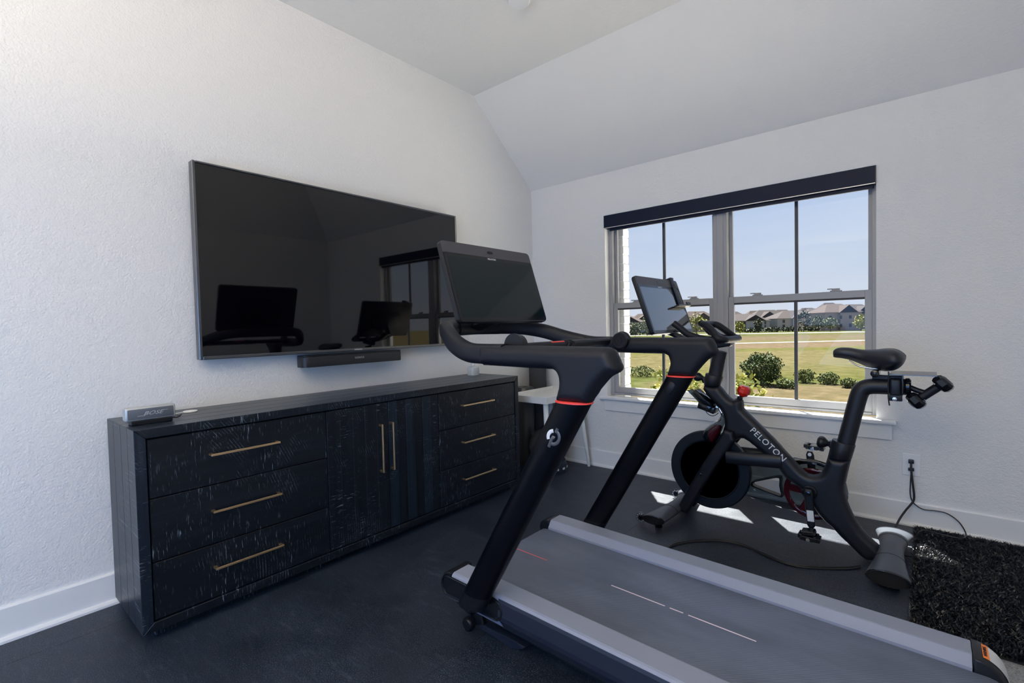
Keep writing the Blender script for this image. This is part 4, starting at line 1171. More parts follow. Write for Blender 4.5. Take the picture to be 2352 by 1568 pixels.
# seat post, rail, saddle -------------------------------------------
sp_path = catmull([bv(1941, 1024), bv(1953, 978), bv(1966, 930), bv(1974.5, 903), bv(1983, 892), bv(1997, 887.5), bv(2020, 887), bv(2082, 888.5)], 6)
tube('seat_post', sp_path, [(0.0365, 0.030)] * len(sp_path), M['frame_paint'], bk, n=28, ref=(0, 1, 0))
cp = bv(2058, 888)
box('seat_clamp', cp.x - 0.024, cp.x + 0.024, YB - 0.040, YB + 0.040, cp.z - 0.040, cp.z + 0.042, M['frame_paint'], bk, bev=0.012, seg=3)
box('clamp_tab', cp.x - 0.024, cp.x + 0.024, YB - 0.036, YB - 0.024, cp.z - 0.062, cp.z - 0.03, M['frame_paint'], bk, bev=0.004, seg=2)
lathe('clamp_bolt', [(0.0085, 0), (0.0085, 0.003), (0.004, 0.004), (0, 0.004)], (cp.x - 0.004, YB - 0.036, cp.z - 0.052), (0, -1, 0), M['chrome'], bk, n=16)
sr = [bv(2004, 865), bv(2072, 868)]
obox('seat_slider', (sr[0] + sr[1]) / 2, ((sr[1] - sr[0]) / 2), (0, 0.018, 0), (0, 0, 0.010), M['black_matte'], bk, bev=0.003)
lathe('saddle_bolt', [(0.017, -0.045), (0.017, 0.045), (0.008, 0.049), (0, 0.049)], bv(2011, 856), (0, -1, 0), M['black_gloss'], bk, n=20)
lst = []
for dy in (-0.026, 0.026):
    lst.append((catmull([bv(1950, 828, YB + dy * 0.5), bv(1972, 840, YB + dy), bv(1998, 845, YB + dy), bv(2030, 848, YB + dy), bv(2060, 842, YB + dy * 2)], 5), 0.004))
tubes('saddle_rails', lst, M['chrome'], bk, n=10)
SEC = [(334, 238, 310, 0.012), (345, 222, 316, 0.020), (380, 200, 322, 0.029), (440, 190, 328, 0.034), (540, 193, 350, 0.036), (640, 209, 388, 0.042), (740, 214, 432, 0.056), (850, 206, 466, 0.083), (960, 195, 482, 0.110), (1060, 198, 472, 0.124), (1130, 226, 440, 0.118), (1180, 262, 390, 0.092), (1207, 292, 335, 0.05)]
secs = []
for sx_, t_, b2, hw_ in SEC:
    p1 = bv(1850 + sx_ / 5.227, 760 + t_ / 5.227); p2 = bv(1850 + sx_ / 5.227, 760 + b2 / 5.227)
    secs.append(Vector((p1.x, p1.z, p2.z, hw_)))
sm = []
for i in range(len(secs) - 1):
    p0 = secs[max(i - 1, 0)]; p1 = secs[i]; p2 = secs[i + 1]; p3 = secs[min(i + 2, len(secs) - 1)]
    for k in range(4):
        t_ = k / 4
        sm.append(0.5 * (2 * p1 + (p2 - p0) * t_ + (2 * p0 - 5 * p1 + 4 * p2 - p3) * t_ ** 2 + (3 * p1 - p0 - 3 * p2 + p3) * t_ ** 3))
sm.append(secs[-1])
V, Fc, n_ = [], [], 32
for s_ in sm:
    zc = (s_[1] + s_[2]) / 2; hz = (s_[1] - s_[2]) / 2
    for k in range(n_):
        an = 2 * math.pi * k / n_
        cx, sz = math.cos(an), math.sin(an)
        wv = 1.0 if sz > -0.2 else max(0.35, 1 + (sz + 0.2) * 0.75)
        zz = zc + hz * math.copysign(abs(sz) ** 0.8, sz)
        dip = 0.010 * max(0, sz) * (1 - min(1, abs(cx) * 1.6)) * min(1, s_[3] / 0.09)
        V.append((s_[0], YB + s_[3] * math.copysign(abs(cx) ** 0.85, cx) * wv, zz - dip))
for i in range(len(sm) - 1):
    for k in range(n_): Fc.append((i * n_ + k, i * n_ + (k + 1) % n_, (i + 1) * n_ + (k + 1) % n_, (i + 1) * n_ + k))
Fc += [tuple(range(n_)), tuple((len(sm) - 1) * n_ + k for k in range(n_))]
mesh_obj('saddle', V, Fc, M['saddle'], bk, smooth=True, auto=70)
tube('cover_drawstring', catmull([bv(2041, 853, YB - 0.045), bv(2040.5, 880, YB - 0.045), bv(2040, 905, YB - 0.043), bv(2041.5, 922, YB - 0.043), bv(2043, 931, YB - 0.043)], 4), 0.0028, M['black_cord'], bk, n=8)
# weight rack: clear shelf
a = bv(2045, 856); b_ = bv(2152, 859)
box('rack_shelf', a.x, b_.x, YB - 0.10, YB + 0.10, (a.z + b_.z) / 2 - 0.002, (a.z + b_.z) / 2 + 0.002, M['clear_shelf'], bk)
box('rack_wall', cp.x + 0.022, cp.x + 0.028, YB - 0.07, YB + 0.07, cp.z - 0.03, a.z, M['black_gloss'], bk, bev=0.002)
wc = bv(2103, 886)
lathe('weight_plate', [(0.0, 0.0), (0.030, 0.0), (0.038, 0.006), (0.038, 0.018), (0.030, 0.024), (0.0, 0.024)], (cp.x + 0.030, YB, cp.z + 0.004), (1, 0, 0), M['black_gloss'], bk, n=28)
tube('rack_arm', [(cp.x + 0.05, YB, cp.z), (cp.x + 0.075, YB, cp.z - 0.012), (cp.x + 0.10, YB, cp.z - 0.02)], 0.012, M['black_plastic'], bk, n=14)
db = thing('dumbbell', 'small black dumbbell held in the rack behind the bike seat', 'dumbbell', tuple(bv(2136, 900)))
e0, e1 = bv(2104, 920), bv(2166, 881)
dv = (e1 - e0).normalized()
tube('grip', [e0, (e0 + e1) / 2, e1], 0.0185, M['black_foam'], db, n=20)
for e_, sg in ((e0, 1), (e1, 1)):
    lathe('weight_head', [(0.020, -0.026), (0.034, -0.020), (0.040, -0.010), (0.040, 0.010), (0.034, 0.020), (0.020, 0.026)], e_, dv, M['black_gloss'], db, n=8, auto=20)
tube('wrist_ring', [bv(2118, 921) + Vector((0.012 * math.cos(t_), -0.012, 0.012 * math.sin(t_))) for t_ in np.linspace(0, 2 * math.pi, 14)], 0.002, M['chrome'], db, n=6)

# stabiliser feet ---------------------------------------------------
def stabiliser(name, x0, yA, yB2, ws, hs_, mt, shift=0.0):
    """flared bar along y: waist in the middle, wide flattened ends"""
    rows = []
    n1 = 26
    V, Fc, nn = [], [], 28
    for i in range(n1 + 1):
        t_ = i / n1
        y = yA + (yB2 - yA) * t_
        f = abs(2 * t_ - 1) ** 1.6
        w_ = ws[0] + (ws[1] - ws[0]) * f
        h_ = hs_[0] + (hs_[1] - hs_[0]) * f
        zc = 0.072 - 0.022 * f
        xo = x0 + shift * f
        for k in range(nn):
            an = 2 * math.pi * k / nn
            V.append((xo + w_ * math.cos(an), y, zc + h_ * math.sin(an)))
    for i in range(n1):
        for k in range(nn): Fc.append((i * nn + k, i * nn + (k + 1) % nn, (i + 1) * nn + (k + 1) % nn, (i + 1) * nn + k))
    Fc += [tuple(range(nn)), tuple(n1 * nn + k for k in range(nn))]
    ft = mesh_obj(name, V, Fc, mt, bk, smooth=True, auto=60)
    for yy, sg in ((yA, -1), (yB2, 1)):
        w_, h_ = ws[1], hs_[1]
        V = []
        for dy, sc2 in ((0.0, 1.015), (0.010, 1.015), (0.014, 0.97), (0.015, 0.8)):
            for k in range(nn):
                an = 2 * math.pi * k / nn
                V.append((x0 + shift + w_ * sc2 * math.cos(an), yy + sg * dy, 0.050 + h_ * sc2 * math.sin(an)))
        Fc = [(i * nn + k, i * nn + (k + 1) % nn, (i + 1) * nn + (k + 1) % nn, (i + 1) * nn + k) for i in range(3) for k in range(nn)] + [tuple(range(nn)), tuple(3 * nn + k for k in range(nn))]
        mesh_obj('foot_end_cap', V, Fc, M['black_gloss'], ft, smooth=True, auto=45)
        for dx in ((-0.02, 0.02) if name == 'rear_stabiliser' else (0.015,)):
            lathe('leveling_foot', [(0.020, 0.0005), (0.021, 0.010), (0.015, 0.014), (0.008, 0.015), (0.008, 0.045)], (x0 + shift + dx, yy - sg * 0.035, 0), (0, 0, 1), M['black_plastic'], ft, n=18)
    for yy in (yA + (yB2 - yA) * 0.27, yA + (yB2 - yA) * 0.73):
        f = abs(2 * 0.27 - 1) ** 1.6
        w_ = ws[0] + (ws[1] - ws[0]) * f; h_ = hs_[0] + (hs_[1] - hs_[0]) * f
        zc = 0.072 - 0.022 * f
        tube('seam_band', [(x0 + shift * f + (w_ + 0.0003) * math.cos(a_), yy, zc + (h_ + 0.0003) * math.sin(a_)) for a_ in np.linspace(-0.3, math.pi + 0.3, 24)], 0.0016, M['black_cord'], ft, n=6, ref=(0, 1, 0))
    return ft
stabiliser('rear_stabiliser', 2.562, -0.895, -0.345, (0.046, 0.078), (0.038, 0.033), M['foot_paint'])
fs_ = stabiliser('front_stabiliser', 1.562, -0.895, -0.375, (0.042, 0.064), (0.034, 0.025), M['foot_paint'], shift=-0.048)
for yy, px, py in ((-0.865, 1473, 1183), (-0.36, 1554, 1132)):
    c_ = P(px, py, 'y', yy)
    w = lathe('caster_wheel', [(0.012, -0.011), (0.024, -0.012), (0.0305, -0.008), (0.0315, 0.0), (0.0305, 0.008), (0.024, 0.012), (0.012, 0.011)], (c_.x, yy, 0.0325), (0, -1, 0), M['clear'], fs_, n=28)
    for k in range(10):
        an = 2 * math.pi * k / 10
        lathe('bearing_ball', [(0.0, -0.0045), (0.0035, -0.003), (0.0045, 0.0), (0.0035, 0.003), (0.0, 0.0045)], (c_.x + 0.0215 * math.cos(an), yy - 0.0105, 0.0325 + 0.0215 * math.sin(an)), (0, -1, 0), M['chrome'], w, n=8)
    lathe('wheel_hub', [(0.0145, -0.013), (0.0145, 0.0125), (0.008, 0.0135), (0.008, 0.011), (0.0, 0.011)], (c_.x, yy, 0.0325), (0, -1, 0), M['black_gloss'], w, n=20)
    tube('caster_arm', [(c_.x, yy + 0.016, 0.0325), (c_.x + 0.03, yy + 0.016, 0.042), (1.53, yy + 0.016, 0.05)], [(0.006, 0.012)] * 3, M['black_plastic'], fs_, n=12, ref=(0, 1, 0))
# ================================================================== CORNER: table, foam rollers, ball
tb = thing('tray_table', 'white wooden tray table with splayed legs in the room corner', 'table', (0.39, -0.32, 0))
tx0, tx1, ty0, ty1, tz1 = 0.202, 0.584, -0.626, -0.020, 0.632
TH = 0.050
box('tray_bottom', tx0 + 0.008, tx1 - 0.008, ty0 + 0.008, ty1 - 0.008, tz1 - 0.034, tz1 - 0.022, M['white_paint'], tb)
for nm, b4 in (('tray_rim', (tx1 - 0.012, tx1, ty0, ty1)), ('tray_rim', (tx0, tx0 + 0.012, ty0, ty1)), ('tray_rim', (tx0 + 0.012, tx1 - 0.012, ty0, ty0 + 0.012)), ('tray_rim', (tx0 + 0.012, tx1 - 0.012, ty1 - 0.012, ty1))):
    box(nm, *b4, tz1 - TH, tz1, M['white_paint'], tb, bev=0.002)
for (lx, ly), (fx_, fy_) in (((tx1 - 0.055, ty1 - 0.09), (0.590, -0.072)), ((tx1 - 0.045, ty0 + 0.05), (0.590, -0.632)), ((tx0 + 0.045, ty0 + 0.05), (0.165, -0.63)), ((tx0 + 0.045, ty1 - 0.09), (0.20, -0.072))):
    tube('leg', [(lx, ly, tz1 - TH + 0.016), (fx_ + (lx - fx_) * 0.5, fy_ + (ly - fy_) * 0.5, (tz1 - TH) / 2), (fx_, fy_, 0.006), (fx_, fy_, 0.0008)], [0.0205, 0.016, 0.0125, 0.009], M['white_paint'], tb, n=18)

# tall dark foam roller in the corner
fr0, fr1 = P(1222, 845, 'y', -0.10), P(1266, 889, 'y', -0.10)
fc = Vector(((fr0.x + 0.235) / 2 + 0.0, -0.105, 0))
rl = thing('foam_roller', 'tall dark grey foam roller standing in the corner behind the white table', 'foam roller', (0.105, -0.128, 0), 'foam rollers')
lathe('roller_body', [(0.068, 0.0008), (0.074, 0.008), (0.074, 0.905), (0.068, 0.912), (0.03, 0.912), (0.03, 0.88), (0.0, 0.88)], (0.126, -0.128, 0), (0, 0, 1), M['foam_dark'], rl, n=36)
r2 = thing('foam_roller', 'short black foam roller standing between the sideboard and the white table', 'foam roller', (0.115, -0.30, 0), 'foam rollers')
rp = P(1213, 891, 'z', 0.70)
lathe('roller_body', [(0.072, 0.0008), (0.078, 0.006), (0.078, 0.640), (0.074, 0.646), (0.026, 0.646), (0.026, 0.60), (0.0, 0.60)], (0.112, -0.292, 0), (0, 0, 1), M['vinyl_ball'], r2, n=36)

# black ball on a ring base
bl = thing('exercise_ball', 'black exercise ball with seams resting on a grey base under the white table', 'ball', (0.372, -0.335, 0))
bcx, bcy, R_ = 0.372, -0.335, 0.150
bzc = 0.195
lathe('ball_shell', [(R_ * math.sin(a_), -R_ * math.cos(a_)) for a_ in np.linspace(0.0, math.pi, 25)], (bcx, bcy, bzc), (0, 0, 1), M['vinyl_ball'], bl, n=40, auto=None)
sm_ = []
for ax_ in ((1, 0.2, 0.1), (0.1, 1, 0.3), (0.2, -0.5, 1)):
    A = Vector(ax_).normalized(); s_ = A.orthogonal().normalized(); t_ = A.cross(s_)
    sm_.append(([Vector((bcx, bcy, bzc)) + (s_ * math.cos(q) + t_ * math.sin(q)) * R_ for q in np.linspace(0, 2 * math.pi, 41)], 0.0022))
tubes('ball_seam', sm_, M['black_cord'], bl, n=6)
lathe('ring_base', [(0.10, 0.0008), (0.150, 0.004), (0.152, 0.045), (0.140, 0.085), (0.118, 0.088), (0.105, 0.07), (0.10, 0.0008)], (bcx, bcy, 0), (0, 0, 1), M['rail_side'], bl, n=40)
for k in range(14):
    an = 2 * math.pi * k / 14
    obox('base_stud', (bcx + 0.151 * math.cos(an), bcy + 0.151 * math.sin(an), 0.035), (0.004 * math.cos(an), 0.004 * math.sin(an), 0), (-0.014 * math.sin(an), 0.014 * math.cos(an), 0), (0, 0, 0.008), M['label_white'], bl, bev=0.002)

# ================================================================== SHAG RUG
rx0, rx1, ry0, ry1 = 2.640, 3.56, -1.185, -0.055
rg = thing('shag_rug', 'black shag rug lying against the baseboard beside the bike', 'rug', ((rx0 + rx1) / 2, (ry0 + ry1) / 2, -0.006))
box('rug_backing', rx0 + 0.006, rx1 - 0.006, ry0 + 0.006, ry1 - 0.006, -0.0055, 0.006, M['dark_gap'], rg)
NB = 95000
bx_ = RNG.uniform(rx0, rx1, NB); by_ = RNG.uniform(ry0, ry1, NB)
keep = RNG.uniform(0, 1, NB) < np.where(bx_ > 3.3, 0.5, 1.0)
bx_, by_ = bx_[keep], by_[keep]; NB = len(bx_)
ln = RNG.uniform(0.017, 0.030, NB); an = RNG.uniform(0, 2 * np.pi, NB); lean = RNG.uniform(0.1, 0.85, NB)
tw = RNG.uniform(0, 2 * np.pi, NB); wd = RNG.uniform(0.0010, 0.0024, NB)
base = np.stack([bx_, by_, np.full(NB, 0.003)], 1)
dirv = np.stack([np.cos(an) * lean, np.sin(an) * lean, np.ones(NB)], 1); dirv /= np.linalg.norm(dirv, axis=1)[:, None]
sid = np.stack([np.cos(tw), np.sin(tw), np.zeros(NB)], 1)
mid_ = base + dirv * (ln * 0.6)[:, None]
tip = base + dirv * ln[:, None] + np.stack([np.cos(an) * ln * 0.35, np.sin(an) * ln * 0.35, -0.1 * ln], 1)
co = np.stack([base - sid * wd[:, None], base + sid * wd[:, None], mid_ + sid * wd[:, None], mid_ - sid * wd[:, None], tip], 1).reshape(-1, 3)
co -= np.array(rg.location)
me = bpy.data.meshes.new('rug_pile')
me.vertices.add(NB * 5); me.vertices.foreach_set('co', co.astype(np.float32).ravel())
q = np.arange(NB)[:, None] * 5
loops = np.concatenate([q + np.array([0, 1, 2, 3]), q + np.array([3, 2, 4])], 1).ravel()
me.loops.add(len(loops)); me.loops.foreach_set('vertex_index', loops.astype(np.int32))
st_ = np.stack([np.arange(NB) * 7, np.arange(NB) * 7 + 4], 1).ravel()
me.polygons.add(NB * 2); me.polygons.foreach_set('loop_start', st_.astype(np.int32))
me.update(calc_edges=True); me.validate()
mt = mat_new('rug_yarn', (0.0022, 0.003, 0.006), 0.28, spec=0.55)
me.materials.append(mt)
pile = bpy.data.objects.new('rug_pile', me); link(pile, rg); pile['kind'] = 'stuff'

# ================================================================== CORDS
def cord(name, label, pts, r, mt, n=8, k=8):
    o = tube(name, catmull(pts, k), r, mt, None, n=n)
    return tag(o, label, 'cord')
PZ = lambda x, y, z=0.006: P(x, y, 'z', z)
pl0 = Vector((ocx, -0.012, ocz + 0.022)); pl1 = Vector((ocx, -0.012, ocz - 0.022))
pc = thing('power_cord', 'thick black power cord hanging from the outlet to the bike foot', 'cord', tuple(pl0))
obox('plug', pl0 + Vector((0, -0.008, 0)), (0.012, 0, 0), (0, 0.012, 0), (0, 0, 0.010), M['black_cord'], pc, bev=0.003, seg=2)
pw = [pl0 + Vector((0, -0.018, -0.004)), P(2093, 1080, 'y', -0.038), P(2097, 1115, 'y', -0.045), P(2099.5, 1140, 'y', -0.050), P(2096, 1153, 'y', -0.055), P(2080, 1172, 'y', -0.09), P(2066, 1192, 'y', -0.14), P(2056, 1214, 'y', -0.22), P(2050, 1232, 'y', -0.30)]
tube('cable', catmull(pw, 8), 0.0052, M['black_cord'], pc, n=10)
p2 = thing('power_cord', 'thin black cord curling from the outlet along the baseboard onto the rug', 'cord', tuple(pl1))
obox('plug', pl1 + Vector((0, -0.007, 0)), (0.013, 0, 0), (0, 0.010, 0), (0, 0, 0.008), M['black_cord'], p2, bev=0.003, seg=2)
w2 = [pl1 + Vector((0, -0.016, -0.003)), P(2091.5, 1105, 'y', -0.030), P(2090.5, 1130, 'y', -0.034), P(2094, 1148, 'y', -0.036), P(2104, 1160, 'y', -0.036), P(2122, 1170, 'y', -0.036), P(2150, 1173, 'y', -0.036), P(2175, 1179, 'y', -0.036), P(2199, 1195, 'y', -0.038), P(2213, 1213, 'y', -0.042), P(2219, 1228, 'y', -0.05), PZ(2214, 1235, 0.040), PZ(2195, 1234, 0.042), PZ(2160, 1226, 0.042), PZ(2125, 1217, 0.040), PZ(2112, 1221, 0.036), PZ(2103, 1231, 0.012), PZ(2085, 1234, 0.006), PZ(2074, 1240, 0.006)]
tube('cable', catmull(w2, 6), 0.0030, M['black_cord'], p2, n=8)
cord('floor_cable', 'nearer of two black cables running on the mat from treadmill to bike foot', [PZ(1530, 1262), PZ(1552, 1251), PZ(1600, 1243), PZ(1660, 1242.5), PZ(1715, 1255), PZ(1770, 1281), PZ(1830, 1300), PZ(1900, 1306), PZ(1950, 1306), PZ(1976, 1302, 0.012)], 0.0042, M['black_cord'])
cord('floor_cable', 'farther of two black cables running on the mat from treadmill to bike foot', [PZ(1534, 1258), PZ(1555, 1247), PZ(1604, 1240), PZ(1655, 1239), PZ(1700, 1247.5), PZ(1755, 1271), PZ(1810, 1293), PZ(1880, 1301), PZ(1945, 1302), PZ(1976, 1299, 0.014)], 0.0042, M['black_cord'])
cord('looped_cord', 'small loop of thin cord beside the rear foot of the bike', [PZ(2065, 1271, 0.02), PZ(2075, 1268.5, 0.012), PZ(2080, 1276, 0.008), PZ(2098, 1278, 0.016), PZ(2112, 1283, 0.028), PZ(2114, 1289, 0.028), PZ(2104, 1291.5, 0.026), PZ(2090, 1287, 0.016), PZ(2074, 1276, 0.008), PZ(2066, 1272, 0.01)], 0.0028, M['black_cord'])
cord('foot_cord', 'thin black cord draped over the rear foot of the bike', [P(2029, 1255, 'y', -0.60), P(2036, 1264, 'y', -0.70), P(2048, 1282, 'y', -0.70), P(2054, 1303, 'y', -0.72), P(2057, 1323, 'y', -0.76), PZ(2060, 1332, 0.005)], 0.0030, M['black_cord'])
# clip-on holder on the tablet
ch2 = thing('phone_clip', 'dark clip-on phone holder hooked over the right side of the bike tablet screen', 'phone holder', tuple(to3(0.2, 0.1, 0.01)))
W2, H2 = 0.575 / 2, 0.349 / 2
obox('strap', to3(W2 - 0.118 + 0.03, H2 - 0.085, 0.007), u * 0.020 - n * 0, v * 0.095, n * 0.005, M['rail_side'], ch2, bev=0.003, seg=2)
obox('hook', to3(W2 - 0.118 + 0.03, H2 + 0.007, -0.012), u * 0.024, v * 0.006, n * 0.025, M['black_plastic'], ch2, bev=0.003, seg=2)
obox('shelf', to3(W2 - 0.100, H2 - 0.185, 0.022), u * 0.090, v * 0.005, n * 0.018, M['black_plastic'], ch2, bev=0.002)
obox('shelf_lip', to3(W2 - 0.035, H2 - 0.176, 0.038), u * 0.030, v * 0.012, n * 0.004, M['black_plastic'], ch2, bev=0.002)
obox('logo_plate', to3(W2 - 0.088, H2 - 0.045, 0.0125), u * 0.014, v * 0.012, n * 0.001, M['black_gloss'], ch2, bev=0.001)

# ================================================================== OUTSIDE
GZ = -3.25
def at(px, depth, z=GZ):
    """ground point at a horizontal distance in front of the camera, in the direction of image column px"""
    f = Vector((FWD.x, FWD.y, 0)).normalized(); r = Vector((f.y, -f.x, 0))
    d = f + r * ((px - IMG_W / 2) / FPX)
    return Vector((CAM.x + d.x * depth, CAM.y + d.y * depth, z))
mt = mat_new('meadow', (0.1, 0.1, 0.04), 0.95, spec=0.0)
t, b, N, L = nodes(mt)
tc = N('ShaderNodeTexCoord'); 
fv = Vector((FWD.x, FWD.y, 0)).normalized()
dotn = N('ShaderNodeVectorMath', operation='DOT_PRODUCT'); dotn.inputs[1].default_value = tuple(fv)
L(tc.outputs['Object'], dotn.inputs[0])
big = noise(mt, coords(mt, (1, 1, 1)), 0.045, 4, 0.6)
dist = math_n(mt, 'ADD', dotn.outputs['Value'], math_n(mt, 'MULTIPLY', math_n(mt, 'SUBTRACT', big, 0.5), 26.0))
lg = math_n(mt, 'DIVIDE', math_n(mt, 'LOGARITHM', math_n(mt, 'MAXIMUM', dist, 1.0), 10.0), 2.5)
G = 0.120
def g3(c): return tuple(x * G for x in c)
band = ramp(mt, lg, [(0.42, g3((0.50, 0.42, 0.22))), (0.572, g3((0.50, 0.41, 0.26))), (0.592, g3((0.28, 0.34, 0.12))), (0.612, g3((0.36, 0.37, 0.14))), (0.66, g3((0.46, 0.41, 0.22))), (0.715, g3((0.47, 0.42, 0.225))), (0.74, g3((0.36, 0.38, 0.13))), (0.756, g3((0.52, 0.40, 0.29))), (0.79, g3((0.47, 0.37, 0.25))), (0.80, g3((0.42, 0.40, 0.20))), (0.83, g3((0.48, 0.38, 0.28))), (0.87, g3((0.34, 0.37, 0.16)))])
fine = noise(mt, coords(mt, (1, 1, 1)), 1.1, 6, 0.7)
fn = ramp(mt, fine, [(0.3, (0.62, 0.66, 0.55)), (0.7, (1.35, 1.3, 1.3))])
set_color(mt, mixc(mt, 1.0, band, fn, 'MULTIPLY'))
M['meadow'] = mt
gp = [(-900, -60), (900, -60), (900, 1200), (-900, 1200)]
mesh_obj('ground', [(x, y, GZ) for x, y in ((-900, 3), (900, 3), (900, 900), (-900, 900))], [(0, 1, 2, 3)], M['meadow'], kind='structure')
M['bounce_slab'] = mat_new('pale_bounce_slab', (0.66, 0.62, 0.56), 0.9, spec=0.1)
box('trim_bounce_slab', -9, 13, 0.7, 14.0, GZ - 0.2, GZ + 0.12, M['bounce_slab'], kind='structure')  # unseen slab added below the window to bounce sunlight into the room
M['concrete'] = mat_new('pale_concrete', (0.17, 0.17, 0.165), 0.9, spec=0.1)
def path(name, label, d0, d1, w0, px0=1300, px1=2150):
    V = []
    for i in range(13):
        px = px0 + (px1 - px0) * i / 12; d_ = d0 + (d1 - d0) * i / 12
        a_ = at(px, d_, GZ + 0.02); b2 = at(px, d_ + w0, GZ + 0.02)
        V += [a_, b2, a_ - Vector((0, 0, 0.1)), b2 - Vector((0, 0, 0.1))]
    Fc = []
    for i in range(12):
        o_ = 4 * i
        Fc += [(o_, o_ + 1, o_ + 5, o_ + 4), (o_, o_ + 2, o_ + 6, o_ + 4), (o_ + 1, o_ + 3, o_ + 7, o_ + 5)]
    return tag(mesh_obj(name, V, Fc, M['concrete'], kind='structure'))
path('footpath', '', 96, 96, 3.2)
path('road', '', 182, 150, 9.0)

# foliage ------------------------------------------------------------
def leaf_mat(name, c1, c2):
    mt = mat_new(name, c1, 0.7, spec=0.15)
    t, b, N, L = nodes(mt)
    oi = N('ShaderNodeNewGeometry')
    r_ = N('ShaderNodeValToRGB')
    r_.color_ramp.elements[0].color = (*c1, 1); r_.color_ramp.elements[1].color = (*c2, 1)
    L(oi.outputs['Random Per Island'], r_.inputs[0]); L(r_.outputs[0], b.inputs['Base Color'])
    return mt
M['leaf_bush'] = leaf_mat('bush_leaves', (0.0204, 0.0408, 0.0119), (0.0612, 0.0850, 0.0221))
M['leaf_scrub'] = leaf_mat('scrub_leaves', (0.0442, 0.0714, 0.0204), (0.1275, 0.1394, 0.0476))
M['leaf_near'] = leaf_mat('young_tree_leaves', (0.0714, 0.0952, 0.0136), (0.2550, 0.2380, 0.0442))
M['leaf_far'] = leaf_mat('street_tree_leaves', (0.0575, 0.0707, 0.0398), (0.1326, 0.1459, 0.0751))
M['leaf_hedge'] = leaf_mat('hedge_leaves', (0.0240, 0.0340, 0.0220), (0.0640, 0.0720, 0.0440))
M['bark'] = mat_new('bark', (0.10, 0.075, 0.055), 0.9, spec=0.1)
def foliage(name, center, rad, n_, size, mt, parent, seed=0, shell=0.35):
    rg_ = np.random.default_rng(seed)
    d = rg_.normal(size=(n_, 3)); d /= np.linalg.norm(d, axis=1)[:, None]
    lump = 1 + 0.18 * np.sin(d[:, 0] * 5 + seed) * np.cos(d[:, 1] * 4 + d[:, 2] * 5 + seed)
    r_ = (shell + (1 - shell) * rg_.uniform(0, 1, n_) ** 0.5) * lump
    c_ = np.array(center) + d * r_[:, None] * np.array(rad)
    a_ = rg_.normal(size=(n_, 3)); a_ /= np.linalg.norm(a_, axis=1)[:, None]
    h_ = rg_.normal(size=(n_, 3)); b_ = np.cross(a_, h_); b_ /= np.linalg.norm(b_, axis=1)[:, None]
    s_ = size * rg_.uniform(0.6, 1.3, n_)[:, None]
    off = np.array(origin_of(parent))
    co = np.stack([c_ - a_ * s_, c_ + b_ * s_ * 0.55, c_ + a_ * s_, c_ - b_ * s_ * 0.55], 1).reshape(-1, 3) - off
    me = bpy.data.meshes.new(name)
    me.from_pydata(co.tolist(), [], (np.arange(n_)[:, None] * 4 + np.arange(4)).tolist())
    me.materials.append(mt)
    o = bpy.data.objects.new(name, me); link(o, parent); o['kind'] = 'stuff'
    return o
def plant(name, label, cat, px, depth, wid, hei, n_, leaf, mt, trunk=0.0, group=None, seed=1, lift=None):
    p = at(px, depth)
    o = thing(name, label, cat, tuple(p), group)
    zc = trunk + hei / 2
    foliage('foliage', (p.x, p.y, GZ + zc), (wid / 2, wid / 2, hei / 2), n_, leaf, mt, o, seed)
    tube('trunk', [(p.x, p.y, GZ - 0.02), (p.x + 0.02 * hei, p.y, GZ + trunk * 0.6), (p.x, p.y, GZ + trunk + hei * 0.45)], [wid * 0.035, wid * 0.03, wid * 0.012], M['bark'], o, n=8)
    return o
plant('round_bush', 'dense round green bush standing in the meadow', 'bush', 1750, 33.5, 2.5, 2.2, 5200, 0.075, M['leaf_bush'], 0.0, None, 3)
for i, (px, dp, w_, h_) in enumerate(((1700, 30.5, 0.9, 0.5), (1806, 31.5, 1.2, 0.6), (1849, 34, 1.25, 0.95), (1902, 33, 1.3, 0.8), (1950, 31, 1.0, 0.6), (1540, 38, 2.2, 0.8), (1470, 40.5, 2.3, 0.9), (1405, 42, 2.0, 0.8))):
    nm = ('leftmost of the low scrub clumps beside the round bush', 'low grassy scrub just right of the round bush', 'brightest green scrub clump behind the right window bar', 'dark green scrub clump left of the bike saddle post', 'low scrub clump at the right window edge', 'scrub strip seen through the lower left window, right end', 'scrub strip seen through the lower left window, middle', 'scrub strip seen through the lower left window, left end')[i]
    plant('scrub', nm, 'bush', px, dp, w_, h_, 900, 0.07, M['leaf_scrub'], 0.0, 'scrub in the meadow', 20 + i)
plant('young_tree', 'yellow green young tree close outside the right window, behind the red knob', 'tree', 1702, 8.5, 0.92, 1.2, 620, 0.055, M['leaf_near'], 2.30, 'young trees outside the window', 41)
plant('young_tree', 'yellow green young tree close outside the left window, beside the treadmill post', 'tree', 1556, 8.9, 0.98, 1.35, 620, 0.055, M['leaf_near'], 2.35, 'young trees outside the window', 42)

